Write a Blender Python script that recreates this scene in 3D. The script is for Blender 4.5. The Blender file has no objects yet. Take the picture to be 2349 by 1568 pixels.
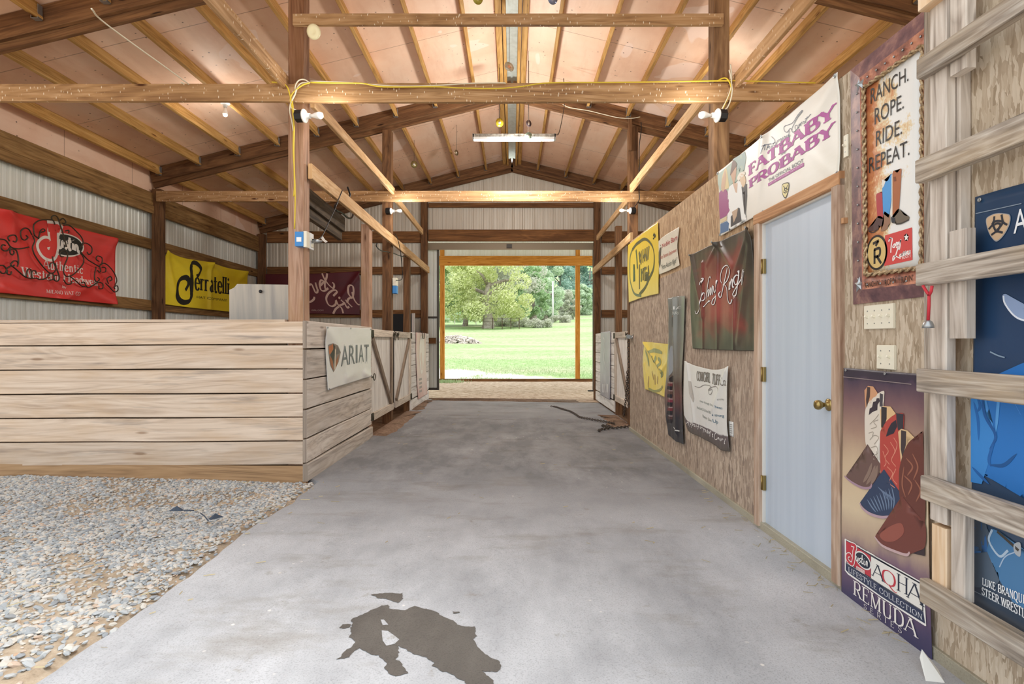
import bpy, bmesh, math, random
from mathutils import Vector, Matrix, noise
random.seed(7)
F=1220.0; CX=1174.5; CY=784.0; H=1.24
S=bpy.context.scene; COL=S.collection
def onX(x,y,X):
    Y=X*F/(x-CX); return Vector((X,Y,H+(CY-y)*Y/F))
def onY(x,y,Y): return Vector(((x-CX)*Y/F,Y,H+(CY-y)*Y/F))
def onZ(x,y,z=0.0):
    Y=(H-z)*F/(y-CY); return Vector(((x-CX)*Y/F,Y,z))
def lin(c):
    if isinstance(c,str):
        c=tuple(int(c[i:i+2],16) for i in (0,2,4))
    return tuple(((v/255)/12.92 if v/255<=.04045 else ((v/255+.055)/1.055)**2.4) for v in c)
def floorz(X): return -0.0145*(X+1.8)
# ------------------------------------------------------------------ materials
def newmat(name):
    m=bpy.data.materials.new(name); m.use_nodes=True
    nt=m.node_tree; nt.nodes.clear()
    o=nt.nodes.new('ShaderNodeOutputMaterial'); b=nt.nodes.new('ShaderNodeBsdfPrincipled')
    nt.links.new(b.outputs[0],o.inputs[0]); return m,nt,b
def nd(nt,t,ins=None,**k):
    n=nt.nodes.new(t)
    for a,v in k.items(): setattr(n,a,v)
    for a,v in (ins or {}).items():
        if hasattr(v,'is_output'): nt.links.new(v,n.inputs[a])
        else: n.inputs[a].default_value=v
    return n
def ramp(nt,fac,stops,interp='LINEAR'):
    r=nt.nodes.new('ShaderNodeValToRGB'); e=r.color_ramp.elements; r.color_ramp.interpolation=interp
    while len(e)<len(stops): e.new(.5)
    for i,(p,c) in enumerate(stops):
        e[i].position=p; c=lin(c) if not isinstance(c,float) else (c,c,c); e[i].color=(*c,1)
    nt.links.new(fac,r.inputs[0]); return r.outputs[0]
def mix(nt,f,a,b,mode='MIX'):
    n=nd(nt,'ShaderNodeMix',data_type='RGBA',blend_type=mode)
    for i,v in ((0,f),(6,a),(7,b)):
        if hasattr(v,'is_output'): nt.links.new(v,n.inputs[i])
        elif i==0: n.inputs[0].default_value=v
        else: n.inputs[i].default_value=(*v,1)
    return n.outputs[2]
def math_(nt,op,a,b=0.0,c=0.0):
    n=nd(nt,'ShaderNodeMath',operation=op)
    for i,v in enumerate((a,b,c)):
        if hasattr(v,'is_output'): nt.links.new(v,n.inputs[i])
        else: n.inputs[i].default_value=v
    return n.outputs[0]
def bump(nt,b,h,s=.3,d=.01):
    n=nd(nt,'ShaderNodeBump',{'Height':h,'Strength':s,'Distance':d}); nt.links.new(n.outputs[0],b.inputs['Normal'])
def flat(name,c,rough=.6,metal=0.0,spec=.4):
    m,nt,b=newmat(name); b.inputs['Base Color'].default_value=(*lin(c),1)
    b.inputs['Roughness'].default_value=rough; b.inputs['Metallic'].default_value=metal
    b.inputs['Specular IOR Level'].default_value=spec; return m
def wood(name,dark,mid,light,gs=1.0,stain=None,stain_amt=.5,knots=.8,specks=0.0,rough=.75,streak=None):
    m,nt,b=newmat(name); uv=nd(nt,'ShaderNodeUVMap').outputs[0]; L=nt.links
    mp=nd(nt,'ShaderNodeMapping',{'Vector':uv,'Scale':(1.1*gs,26*gs,1)}).outputs[0]
    n1=nd(nt,'ShaderNodeTexNoise',{'Vector':mp,'Scale':1.0,'Detail':7.0,'Roughness':.62,'Distortion':.9})
    mpw=nd(nt,'ShaderNodeMapping',{'Vector':uv,'Scale':(.55*gs,5*gs,1)}).outputs[0]
    n2=nd(nt,'ShaderNodeTexNoise',{'Vector':mpw,'Scale':1.0,'Detail':3.0,'Distortion':1.5})
    w=math_(nt,'PINGPONG',math_(nt,'MULTIPLY',n2.outputs[0],16.0),1.0)
    g=math_(nt,'ADD',math_(nt,'MULTIPLY',n1.outputs[0],.84),math_(nt,'MULTIPLY',w,.16))
    col=ramp(nt,g,[(.26,dark),(.5,mid),(.74,light)])
    if stain:
        mps=nd(nt,'ShaderNodeMapping',{'Vector':uv,'Scale':(.9,3.2,1),'Location':(3.3,1.7,0)}).outputs[0]
        n3=nd(nt,'ShaderNodeTexNoise',{'Vector':mps,'Scale':1.6,'Detail':5.0,'Roughness':.6})
        f=nd(nt,'ShaderNodeMapRange',{'Value':n3.outputs[0],1:.46,2:.7,3:0.0,4:stain_amt}).outputs[0]
        col=mix(nt,f,col,lin(stain))
    if streak:
        mps=nd(nt,'ShaderNodeMapping',{'Vector':uv,'Scale':(.7,9,1),'Location':(7.3,4.7,0)}).outputs[0]
        n3=nd(nt,'ShaderNodeTexNoise',{'Vector':mps,'Scale':1.4,'Detail':4.0,'Roughness':.65})
        f=nd(nt,'ShaderNodeMapRange',{'Value':n3.outputs[0],1:.56,2:.72,3:0.0,4:.75}).outputs[0]
        col=mix(nt,f,col,lin(streak))
    if knots>0:
        mk=nd(nt,'ShaderNodeMapping',{'Vector':uv,'Scale':(1.5,6.5,1)}).outputs[0]
        v=nd(nt,'ShaderNodeTexVoronoi',{'Vector':mk,'Scale':1.0})
        kf=nd(nt,'ShaderNodeMapRange',{'Value':v.outputs[0],1:.05,2:.11,3:knots,4:0.0}).outputs[0]
        col=mix(nt,kf,col,lin(dark),'MULTIPLY')
    if specks>0:
        ms=nd(nt,'ShaderNodeMapping',{'Vector':uv,'Scale':(26,9,1)}).outputs[0]
        v=nd(nt,'ShaderNodeTexVoronoi',{'Vector':ms,'Scale':1.6})
        sf=nd(nt,'ShaderNodeMapRange',{'Value':v.outputs[0],1:.1,2:.2,3:specks,4:0.0}).outputs[0]
        col=mix(nt,sf,col,lin('EFE3CC'))
    oi=nd(nt,'ShaderNodeObjectInfo').outputs['Random']
    val=nd(nt,'ShaderNodeMapRange',{'Value':oi,3:.88,4:1.12}).outputs[0]
    hs=nd(nt,'ShaderNodeHueSaturation',{'Color':col,'Value':val})
    L.new(hs.outputs[0],b.inputs['Base Color']); b.inputs['Roughness'].default_value=rough
    b.inputs['Specular IOR Level'].default_value=.25
    bump(nt,b,g,.35,.004); return m
M={}
M['plank']=wood('stall_plank_wood','AC9784','CDB9A5','DECDBB',.8,stain='BE9C74',stain_amt=.4,streak='857B74',knots=.7)
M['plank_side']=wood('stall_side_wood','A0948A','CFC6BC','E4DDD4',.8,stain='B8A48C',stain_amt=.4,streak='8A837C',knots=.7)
M['endgrain']=wood('end_grain_wood','6E6258','96887A','AC9E90',3,knots=0)
M['base_board']=wood('base_board_wood','7A5F45','A58461','B99873',.8,stain='9A7B5C',knots=.9)
M['gray']=wood('weathered_gray_wood','5E554B','A3978A','D0C8BC',1.25,stain='B09468',stain_amt=.4,streak='6A635C',knots=.9)
M['batten']=wood('pale_batten_wood','8E8074','CDC2B6','E8E0D6',1.1,stain='A89888',knots=.8)
M['fresh']=wood('fresh_rail_wood','A87E50','D4AC7C','E7CBA2',.8,stain='B88C5A',knots=.6)
M['newpine']=wood('new_pine_wood','C7A078','E6C7A2','F2DCC0',.7,knots=.6)
M['purlin']=wood('purlin_wood','86602E','BE9152','D6AE70',.8,stain='8E6A38',stain_amt=.45,knots=.9)
M['rafter']=wood('rafter_wood','4A301E','735135','936C48',.7,stain='4A3220',stain_amt=.6,knots=.9)
M['tie']=wood('tie_beam_wood','765337','AC865C','C6A37C',.8,stain='84623F',stain_amt=.6,knots=1.0,specks=.75)
M['post']=wood('post_wood','553C26','866445','A28059',.8,stain='5A422C',stain_amt=.6,knots=.9)
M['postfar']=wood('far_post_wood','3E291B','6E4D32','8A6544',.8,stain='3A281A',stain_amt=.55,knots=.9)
M['postred']=wood('weathered_post_wood','7D5C48','B59078','D0B29C',.9,stain='9E7A50',stain_amt=.6,streak='8A8272',knots=.8)
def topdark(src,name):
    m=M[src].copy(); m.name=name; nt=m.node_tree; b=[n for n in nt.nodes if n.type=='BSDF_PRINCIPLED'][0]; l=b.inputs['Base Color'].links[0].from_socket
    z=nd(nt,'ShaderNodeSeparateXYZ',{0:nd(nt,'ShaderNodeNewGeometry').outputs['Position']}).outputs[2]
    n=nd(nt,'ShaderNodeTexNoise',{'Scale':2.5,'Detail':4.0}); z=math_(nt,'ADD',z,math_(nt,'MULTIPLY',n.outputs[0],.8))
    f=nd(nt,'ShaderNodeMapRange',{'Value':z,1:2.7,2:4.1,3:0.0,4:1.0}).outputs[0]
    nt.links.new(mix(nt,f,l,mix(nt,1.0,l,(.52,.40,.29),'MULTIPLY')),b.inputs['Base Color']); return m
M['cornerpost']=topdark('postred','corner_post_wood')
M['girt']=wood('girt_wood','5A4024','8E6C42','A98757',.8,stain='5A4226',knots=1.0)
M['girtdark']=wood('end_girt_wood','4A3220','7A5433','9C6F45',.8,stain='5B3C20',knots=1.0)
M['orange']=wood('lean_to_wood','9A5E20','C88838','DDA457',.8,knots=.8)
M['trimw']=wood('door_trim_wood','8A6A55','C4A992','E2D2C2',.8,stain='8B7060',knots=.5)
M['trimb']=wood('door_head_wood','8A5F40','BE9068','D6AE88',.8,knots=.8)
M['whitewash']=wood('whitewashed_wood','B0A8A0','E8E4DE','F6F3EF',.6,stain='BCB2A6',stain_amt=.45,knots=.3)
M['gateframe']=wood('gate_frame_wood','A6988A','D3C6B6','E6DCD0',.8,stain='8C7C6C',knots=.6)
M['brace']=wood('gate_brace_wood','5E4E40','8D7C6C','A3927F',.9,knots=.5)
M['oldplank']=wood('dark_old_wood','2A2018','4E4032','6A5A46',1.0,knots=.5)
def osb(name,cs,flake=1.0,rot=0.0,spread=.6):
    m,nt,b=newmat(name); uv=nd(nt,'ShaderNodeUVMap').outputs[0]
    nz=nd(nt,'ShaderNodeTexNoise',{'Vector':uv,'Scale':30.0,'Detail':2.0})
    wv=mix(nt,.012,uv,nz.outputs['Color'],'ADD'); t=None
    for i,(r,sx,sy) in enumerate(((0,62,11),(.45,58,12),(-.55,66,12),(1.25,60,13),(-1.0,64,14),(.15,70,12))):
        r=r*spread+rot
        mp=nd(nt,'ShaderNodeMapping',{'Vector':wv,'Rotation':(0,0,r),'Scale':(sx*flake,sy*flake,1),'Location':(i*3.1,i*1.7,0)}).outputs[0]
        v=nd(nt,'ShaderNodeTexVoronoi',{'Vector':mp,'Scale':1.0,'Randomness':1.0})
        q=nd(nt,'ShaderNodeSeparateColor',{0:v.outputs['Color']}).outputs
        if t is None: t=q[0]
        else:
            m_=math_(nt,'GREATER_THAN',q[1],.52); t=math_(nt,'ADD',math_(nt,'MULTIPLY',t,math_(nt,'SUBTRACT',1.0,m_)),math_(nt,'MULTIPLY',q[0],m_))
    fn=nd(nt,'ShaderNodeTexNoise',{'Vector':nd(nt,'ShaderNodeMapping',{'Vector':uv,'Scale':(160,16,1)}).outputs[0],'Scale':1.0,'Detail':3.0})
    g=math_(nt,'ADD',math_(nt,'MULTIPLY',t,.62),math_(nt,'MULTIPLY',fn.outputs[0],.38))
    col=ramp(nt,g,[(.2,cs[0]),(.38,cs[1]),(.58,cs[2]),(.78,cs[3])])
    big=nd(nt,'ShaderNodeTexNoise',{'Vector':uv,'Scale':1.3,'Detail':4.0})
    col=mix(nt,nd(nt,'ShaderNodeMapRange',{'Value':big.outputs[0],1:.4,2:.7,3:0.0,4:.45}).outputs[0],col,lin(cs[4]))
    nt.links.new(col,b.inputs['Base Color']); b.inputs['Roughness'].default_value=.8; b.inputs['Specular IOR Level'].default_value=.2
    bump(nt,b,g,.4,.003); return m
M['osb']=osb('osb_board',('86766A','A18F7E','B6A391','CBBBA8','A08E7E'))
M['osb_top']=osb('osb_board_upper',('957A5E','AE9070','C0A280','D2BA98','AE9070'))
M['osb_near']=osb('osb_board_weathered',('98866F','AE9C86','C2B29C','D2C4B0','B0A08A'),1.1,.3,1.3)
def ceiling():
    m,nt,b=newmat('pink_roof_insulation'); geo=nd(nt,'ShaderNodeNewGeometry').outputs['Position']
    n=nd(nt,'ShaderNodeTexNoise',{'Vector':geo,'Scale':1.1,'Detail':5.0,'Roughness':.6})
    col=ramp(nt,n.outputs[0],[(.3,'E6BA9C'),(.5,'F1CCB0'),(.7,'F5D8C0')])
    mp=nd(nt,'ShaderNodeMapping',{'Vector':geo,'Scale':(6,1.2,6)}).outputs[0]
    st=nd(nt,'ShaderNodeTexNoise',{'Vector':mp,'Scale':1.0,'Detail':5.0,'Roughness':.65})
    col=mix(nt,nd(nt,'ShaderNodeMapRange',{'Value':st.outputs[0],1:.5,2:.75,3:0.0,4:.35}).outputs[0],col,lin('D09A76'))
    pz=nd(nt,'ShaderNodeTexNoise',{'Vector':geo,'Scale':.9,'Detail':2.5,'Roughness':.55,'Distortion':.6})
    col=mix(nt,nd(nt,'ShaderNodeMapRange',{'Value':pz.outputs[0],1:.638,2:.645,3:0.0,4:.7}).outputs[0],col,lin('F8DECE'))
    sx=nd(nt,'ShaderNodeSeparateXYZ',{0:geo}).outputs
    fr=math_(nt,'FRACT',math_(nt,'DIVIDE',math_(nt,'ADD',sx[1],2.3),1.2))
    dl=math_(nt,'ABSOLUTE',math_(nt,'SUBTRACT',fr,.5))
    ln=nd(nt,'ShaderNodeMapRange',{'Value':dl,1:.0,2:.006,3:.75,4:0.0}).outputs[0]
    col=mix(nt,ln,col,lin('7A5238'))
    v=nd(nt,'ShaderNodeTexVoronoi',{'Vector':geo,'Scale':11.0})
    v2=nd(nt,'ShaderNodeTexNoise',{'Vector':geo,'Scale':1.7,'Detail':2.0})
    sp=nd(nt,'ShaderNodeMapRange',{'Value':v.outputs[0],1:.07,2:.13,3:.8,4:0.0}).outputs[0]
    sp=math_(nt,'MULTIPLY',sp,nd(nt,'ShaderNodeMapRange',{'Value':v2.outputs[0],1:.42,2:.55,3:0.0,4:1.0}).outputs[0])
    col=mix(nt,sp,col,lin('5B3E2C'))
    nt.links.new(col,b.inputs['Base Color']); b.inputs['Roughness'].default_value=.55; b.inputs['Specular IOR Level'].default_value=.35
    w=nd(nt,'ShaderNodeTexNoise',{'Vector':geo,'Scale':2.2,'Detail':2.0}); bump(nt,b,w.outputs[0],.25,.05); return m
M['ceil']=ceiling()
def concrete(name,cs,wet=0.0):
    m,nt,b=newmat(name); geo=nd(nt,'ShaderNodeNewGeometry').outputs['Position']
    n=nd(nt,'ShaderNodeTexNoise',{'Vector':geo,'Scale':1.1,'Detail':7.0,'Roughness':.6})
    mp=nd(nt,'ShaderNodeMapping',{'Vector':geo,'Scale':(1.0,.45,1)}).outputs[0]
    n2=nd(nt,'ShaderNodeTexNoise',{'Vector':mp,'Scale':2.6,'Detail':6.0,'Roughness':.7})
    col=ramp(nt,math_(nt,'ADD',math_(nt,'MULTIPLY',n.outputs[0],.5),math_(nt,'MULTIPLY',n2.outputs[0],.5)),[(.36,cs[0]),(.5,cs[1]),(.64,cs[2])])
    fine=nd(nt,'ShaderNodeTexNoise',{'Vector':geo,'Scale':140.0,'Detail':3.0,'Roughness':.7})
    col=mix(nt,nd(nt,'ShaderNodeMapRange',{'Value':fine.outputs[0],1:.5,2:.68,3:0.0,4:.55}).outputs[0],col,lin(cs[3]))
    if not wet:
        # trodden dirt blotches, then a darker grey band across the mid aisle
        d=nd(nt,'ShaderNodeTexNoise',{'Vector':nd(nt,'ShaderNodeMapping',{'Vector':geo,'Scale':(.55,1.5,1),'Location':(2,5,0)}).outputs[0],'Scale':1.7,'Detail':6.0,'Roughness':.66})
        col=mix(nt,nd(nt,'ShaderNodeMapRange',{'Value':d.outputs[0],1:.54,2:.7,3:0.0,4:.6}).outputs[0],col,lin('8A8378'))
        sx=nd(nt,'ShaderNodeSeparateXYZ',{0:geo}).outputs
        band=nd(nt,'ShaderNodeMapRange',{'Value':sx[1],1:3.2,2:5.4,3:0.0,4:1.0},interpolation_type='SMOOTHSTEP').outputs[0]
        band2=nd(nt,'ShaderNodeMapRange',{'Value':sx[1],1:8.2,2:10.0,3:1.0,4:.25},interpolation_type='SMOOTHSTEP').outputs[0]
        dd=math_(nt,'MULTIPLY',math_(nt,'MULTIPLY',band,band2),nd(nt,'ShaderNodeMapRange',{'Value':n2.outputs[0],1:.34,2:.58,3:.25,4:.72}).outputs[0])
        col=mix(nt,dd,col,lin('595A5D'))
        v=nd(nt,'ShaderNodeTexVoronoi',{'Vector':geo,'Scale':9.0})
        sp=nd(nt,'ShaderNodeMapRange',{'Value':v.outputs[0],1:.05,2:.09,3:.8,4:0.0}).outputs[0]
        col=mix(nt,math_(nt,'MULTIPLY',sp,nd(nt,'ShaderNodeMapRange',{'Value':n.outputs[0],1:.5,2:.6,3:0.0,4:1.0}).outputs[0]),col,lin('E8E4DC'))
        v=nd(nt,'ShaderNodeTexNoise',{'Vector':geo,'Scale':5.0,'Detail':5.0,'Roughness':.7})
        col=mix(nt,nd(nt,'ShaderNodeMapRange',{'Value':v.outputs[0],1:.63,2:.72,3:0.0,4:.55}).outputs[0],col,lin('857C6C'))
    nt.links.new(col,b.inputs['Base Color']); b.inputs['Roughness'].default_value=.8 if not wet else .5; b.inputs['Specular IOR Level'].default_value=.25
    bump(nt,b,fine.outputs[0],.35,.004); return m
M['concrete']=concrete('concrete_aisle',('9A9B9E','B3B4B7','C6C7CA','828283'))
M['wet']=concrete('wet_concrete',('4E4A46','5E5954','6E6963','3E3A36'),1.0)
M['curb']=concrete('curb_concrete',('8E8878','ABA592','BDB7A4','7F7868'),1.0)
def ground(name,cs,scale,rough=.9,bs=.6):
    m,nt,b=newmat(name); geo=nd(nt,'ShaderNodeNewGeometry').outputs['Position']
    n=nd(nt,'ShaderNodeTexNoise',{'Vector':geo,'Scale':scale,'Detail':7.0,'Roughness':.7})
    n2=nd(nt,'ShaderNodeTexNoise',{'Vector':geo,'Scale':scale*.12,'Detail':4.0})
    col=ramp(nt,math_(nt,'ADD',math_(nt,'MULTIPLY',n.outputs[0],.6),math_(nt,'MULTIPLY',n2.outputs[0],.4)),[(.35,cs[0]),(.5,cs[1]),(.65,cs[2])])
    nt.links.new(col,b.inputs['Base Color']); b.inputs['Roughness'].default_value=rough; b.inputs['Specular IOR Level'].default_value=.1
    bump(nt,b,n.outputs[0],bs,.02); return m
M['dirt']=ground('sandy_dirt',('A38A70','CDB69C','DFCDB8'),9)
M['earth']=ground('gravel_bed_earth',('94836E','B4A28C','CABBA6'),22)
M['stalldirt']=ground('stall_dirt',('5A4636','7B6450','937C66'),14)
M['soil']=ground('loose_soil',('6A5444','8C7462','A98F7A'),30)
def metal(name,c,c2,rough=.45,streak=.5):
    m,nt,b=newmat(name); geo=nd(nt,'ShaderNodeNewGeometry').outputs['Position']
    mp=nd(nt,'ShaderNodeMapping',{'Vector':geo,'Scale':(14,14,.7)}).outputs[0]
    n=nd(nt,'ShaderNodeTexNoise',{'Vector':mp,'Scale':1.0,'Detail':4.0})
    col=mix(nt,nd(nt,'ShaderNodeMapRange',{'Value':n.outputs[0],1:.42,2:.72,3:0.0,4:streak}).outputs[0],lin(c),lin(c2))
    nt.links.new(col,b.inputs['Base Color']); b.inputs['Roughness'].default_value=rough; b.inputs['Metallic'].default_value=.15; return m
M['sidemetal']=metal('ribbed_side_metal','E2E5DE','CBCCBC')
M['endmetal']=metal('ribbed_end_metal','D2CCBF','B4A590')
M['ridge']=metal('ridge_cap_metal','CBD3CC','A9AFA0',.4)
M['galv']=flat('galvanised_steel','A9ACAD',.35,.8)
M['dkmetal']=flat('dark_door_steel','4A443E',.5,.4)
M['iron']=flat('wrought_iron','4A4438',.45,.6)
M['chain']=flat('rusty_chain','5A5048',.5,.6)
M['brass']=flat('aged_brass','A08A58',.28,.9)
M['black']=flat('black_plastic','1C1C1E',.45)
M['porcelain']=flat('white_porcelain','EDEBE4',.3)
M['ivory']=flat('ivory_plastic','E9E3CF',.45)
M['bluebox']=flat('blue_plastic','3C86C8',.4)
M['yelwire']=flat('yellow_cable','D8BC3C',.5)
M['whtwire']=flat('white_cable','DDD6BE',.5)
M['cream']=flat('cream_insulator','E6DDB4',.35)
M['door']=metal('painted_steel_door','C9D5E2','BCC9D8',.45,.6)
M['white']=flat('white_enamel','EEF0F0',.4)
M['string']=flat('dark_string','4A3C30',.8)
M['redribbon']=flat('red_nylon','C4303C',.55)
M['paper']=flat('crumpled_paper','E6E4DE',.8)
M['sheetmetal']=metal('stained_panel','BDB4A6','94908C',.5,.8)
M['darkboard']=flat('black_rubber','26282C',.7)
M['straw']=flat('dry_straw','BFB08C',.8)
def bulbglass():
    m=flat('frosted_glass','F4F2EC',.25,0,.5); return m
M['bulb']=bulbglass()
# ------------------------------------------------------------------ mesh builder
class MB:
    def __init__(s): s.v=[]; s.f=[]; s.uv=[]; s.m=[]; s.sm=[]
    def face(s,ix,uv=None,m=0,sm=False):
        s.f.append(tuple(ix)); s.uv.append(uv or [(0,0)]*len(ix)); s.m.append(m); s.sm.append(sm)
    def vs(s,pts):
        b=len(s.v); s.v.extend(Vector(p) for p in pts); return b
    def board(s,p0,p1,w,h,up=(0,0,1),m=0,segs=1,warp=0.0,uo=None,cham=.004,endm=None):
        """plank from p0 to p1; h along up, w across; chamfered; grain runs along u"""
        p0=Vector(p0);p1=Vector(p1); ax=p1-p0; L=ax.length; ax.normalize(); up=Vector(up)
        up=(up-ax*up.dot(ax)).normalized(); sd=ax.cross(up).normalized()
        u0,v0=uo or (random.uniform(0,60),random.uniform(0,60)); c=min(cham,w*.3,h*.3)
        prof=[(-w/2+c,-h/2),(w/2-c,-h/2),(w/2,-h/2+c),(w/2,h/2-c),(w/2-c,h/2),(-w/2+c,h/2),(-w/2,h/2-c),(-w/2,-h/2+c)]
        per=[0]
        for i in range(8):
            a=prof[i];b=prof[(i+1)%8]; per.append(per[-1]+math.hypot(a[0]-b[0],a[1]-b[1]))
        rows=[]; sd_=random.uniform(0,99)
        for k in range(segs+1):
            t=k/segs; c0=p0+ax*(L*t)
            if warp: c0=c0+up*warp*noise.noise((t*L*.9,sd_,0))+sd*warp*.7*noise.noise((t*L*.9,sd_,9))
            rows.append(s.vs([c0+sd*a+up*b for a,b in prof]))
        for k in range(segs):
            ua=u0+L*k/segs; ub=u0+L*(k+1)/segs
            for i in range(8):
                j=(i+1)%8
                s.face((rows[k]+i,rows[k]+j,rows[k+1]+j,rows[k+1]+i),[(ua,v0+per[i]),(ua,v0+per[i+1]),(ub,v0+per[i+1]),(ub,v0+per[i])],m)
        eu=[(u0+b*.15,v0+a) for a,b in prof]
        s.face([rows[0]+i for i in range(7,-1,-1)],[eu[i] for i in range(7,-1,-1)],m if endm is None else endm); s.face([rows[-1]+i for i in range(8)],eu,m if endm is None else endm)
    def box(s,lo,hi,m=0,cham=.003):
        lo=Vector(lo);hi=Vector(hi); d=hi-lo; k=max(range(3),key=lambda i:d[i]); c=(lo+hi)/2
        a=Vector((0,0,0)); a[k]=d[k]/2; o=[i for i in range(3) if i!=k]; up=Vector((0,0,0)); up[o[1]]=1
        s.board(c-a,c+a,d[o[0]],d[o[1]],up,m,cham=cham)
    def quad(s,a,b,c,d,m=0,uv=None):
        i=s.vs([a,b,c,d]); s.face((i,i+1,i+2,i+3),uv,m)
    def lathe(s,prof,org,axis,n=16,m=0,sm=True):
        org=Vector(org); ax=Vector(axis).normalized(); t=Vector((0,0,1)) if abs(ax.z)<.9 else Vector((1,0,0))
        e1=ax.cross(t).normalized(); e2=ax.cross(e1); rows=[]
        for r,d in prof:
            rows.append(s.vs([org+ax*d+(e1*math.cos(2*math.pi*i/n)+e2*math.sin(2*math.pi*i/n))*max(r,1e-5) for i in range(n)]))
        for a,b in zip(rows,rows[1:]):
            for i in range(n):
                j=(i+1)%n; s.face((a+i,b+i,b+j,a+j),None,m,sm)
        s.face([rows[0]+i for i in range(n)],None,m); s.face([rows[-1]+i for i in range(n-1,-1,-1)],None,m)
    def tube(s,pts,r,n=6,m=0,closed=False):
        pts=[Vector(p) for p in pts]; N=len(pts); rows=[]; prev=None
        for i,p in enumerate(pts):
            if closed: t=pts[(i+1)%N]-pts[i-1]
            else: t=pts[min(i+1,N-1)]-pts[max(i-1,0)]
            if t.length<1e-9: t=Vector((0,0,1))
            t.normalize()
            if prev is None:
                a=Vector((0,0,1)) if abs(t.z)<.9 else Vector((1,0,0)); e=t.cross(a).normalized()
            else: e=(prev-t*prev.dot(t)).normalized()
            prev=e; g=t.cross(e); rr=r[i] if isinstance(r,(list,tuple)) else r
            rows.append(s.vs([p+(e*math.cos(2*math.pi*k/n)+g*math.sin(2*math.pi*k/n))*rr for k in range(n)]))
        R=list(zip(rows,rows[1:]))+([(rows[-1],rows[0])] if closed else [])
        for a,b in R:
            for i in range(n):
                j=(i+1)%n; s.face((a+i,a+j,b+j,b+i),None,m,True)
        if not closed:
            s.face([rows[0]+i for i in range(n-1,-1,-1)],None,m); s.face([rows[-1]+i for i in range(n)],None,m)
    def ball(s,c,r,n=10,m=0,sx=(1,1,1)):
        c=Vector(c); k=n//2; rows=[]
        for i in range(1,k):
            th=math.pi*i/k
            rows.append(s.vs([c+Vector((r*sx[0]*math.sin(th)*math.cos(2*math.pi*j/n),r*sx[1]*math.sin(th)*math.sin(2*math.pi*j/n),r*sx[2]*math.cos(th))) for j in range(n)]))
        t=s.vs([c+Vector((0,0,r*sx[2]))]); bt=s.vs([c-Vector((0,0,r*sx[2]))])
        for j in range(n): s.face((t,rows[0]+j,rows[0]+(j+1)%n),None,m,True); s.face((bt,rows[-1]+(j+1)%n,rows[-1]+j),None,m,True)
        for a,b in zip(rows,rows[1:]):
            for j in range(n): s.face((a+j,b+j,b+(j+1)%n,a+(j+1)%n),None,m,True)
def smooth(pts,n=6,closed=False):
    P=[Vector(p) for p in pts]; out=[]; N=len(P)
    for i in range(N if closed else N-1):
        a=P[i-1] if (closed or i>0) else P[i]*2-P[i+1]; b=P[i]; c=P[(i+1)%N]
        d=P[(i+2)%N] if (closed or i+2<N) else c*2-b
        for k in range(n):
            t=k/n; out.append(.5*((2*b)+(c-a)*t+(2*a-5*b+4*c-d)*t*t+(3*b-a-3*c+d)*t**3))
    if not closed: out.append(P[-1])
    return out
def tag(o,label=None,cat=None,group=None,kind=None):
    for k,v in (('label',label),('category',cat),('group',group),('kind',kind)):
        if v: o[k]=v
    return o
def link(name,mb,mats,parent=None,label=None,cat=None,group=None,kind=None,bevel=0):
    if not isinstance(mats,(list,tuple)): mats=[mats]
    if parent is not None: off=root_loc(parent)
    else:
        xs=[p.x for p in mb.v];ys=[p.y for p in mb.v];zs=[p.z for p in mb.v]
        off=Vector(((min(xs)+max(xs))/2,(min(ys)+max(ys))/2,min(zs)))
    me=bpy.data.meshes.new(name); me.from_pydata([p-off for p in mb.v],[],mb.f)
    ul=me.uv_layers.new(name='UVMap'); fl=[c for f in mb.uv for q in f for c in q[:2]]; ul.data.foreach_set('uv',fl)
    for m in mats: me.materials.append(m)
    me.polygons.foreach_set('material_index',mb.m); me.polygons.foreach_set('use_smooth',mb.sm); me.update()
    o=bpy.data.objects.new(name,me); COL.objects.link(o)
    if parent is not None: o.parent=parent
    else: o.location=off
    if bevel: b=o.modifiers.new('bevel','BEVEL'); b.width=bevel; b.segments=1; b.limit_method='ANGLE'
    return tag(o,label,cat,group,kind)
def root_loc(o):
    v=Vector((0,0,0))
    while o is not None: v=v+o.location; o=o.parent
    return v
def thing(name,loc,label,cat,group=None,kind=None):
    o=bpy.data.objects.new(name,None); COL.objects.link(o); o.location=loc; o.empty_display_size=.1
    return tag(o,label,cat,group,kind)
def timber(name,p0,p1,w,h,mat,label=None,cat=None,group=None,up=(0,0,1),parent=None,kind=None,segs=1,warp=0.0):
    mb=MB(); mb.board(p0,p1,w,h,up,0,segs,warp); return link(name,mb,M[mat],parent,label,cat,group,kind)
ORD=['first','second','third','fourth','fifth','sixth','seventh','eighth','ninth','tenth','eleventh','twelfth']
SKY=(1.2,1.3); SUN=((-.45,.02,-.89),2.3,25); EXPO=0.6
BULB_FILLS=[('a',(-1.58,4.62,3.22),6),('b',(1.58,4.62,3.22),6),('c',(-3.64,6.75,4.0),8),('d',(2.42,6.3,4.3),6),('e',(-1.62,8.1,3.25),9),('f',(1.58,8.1,3.25),9)]
TUBE_FILL=110
# ------------------------------------------------------------------ setting
XW=5.66; YE=11.92; YN=2.2           # outer side wall, end wall, where the front bay's roof begins
zb=lambda X:5.02-.245*abs(X)         # underside of the rafters
zd=lambda X:5.32-.245*abs(X)         # underside of the roof boards
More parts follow.
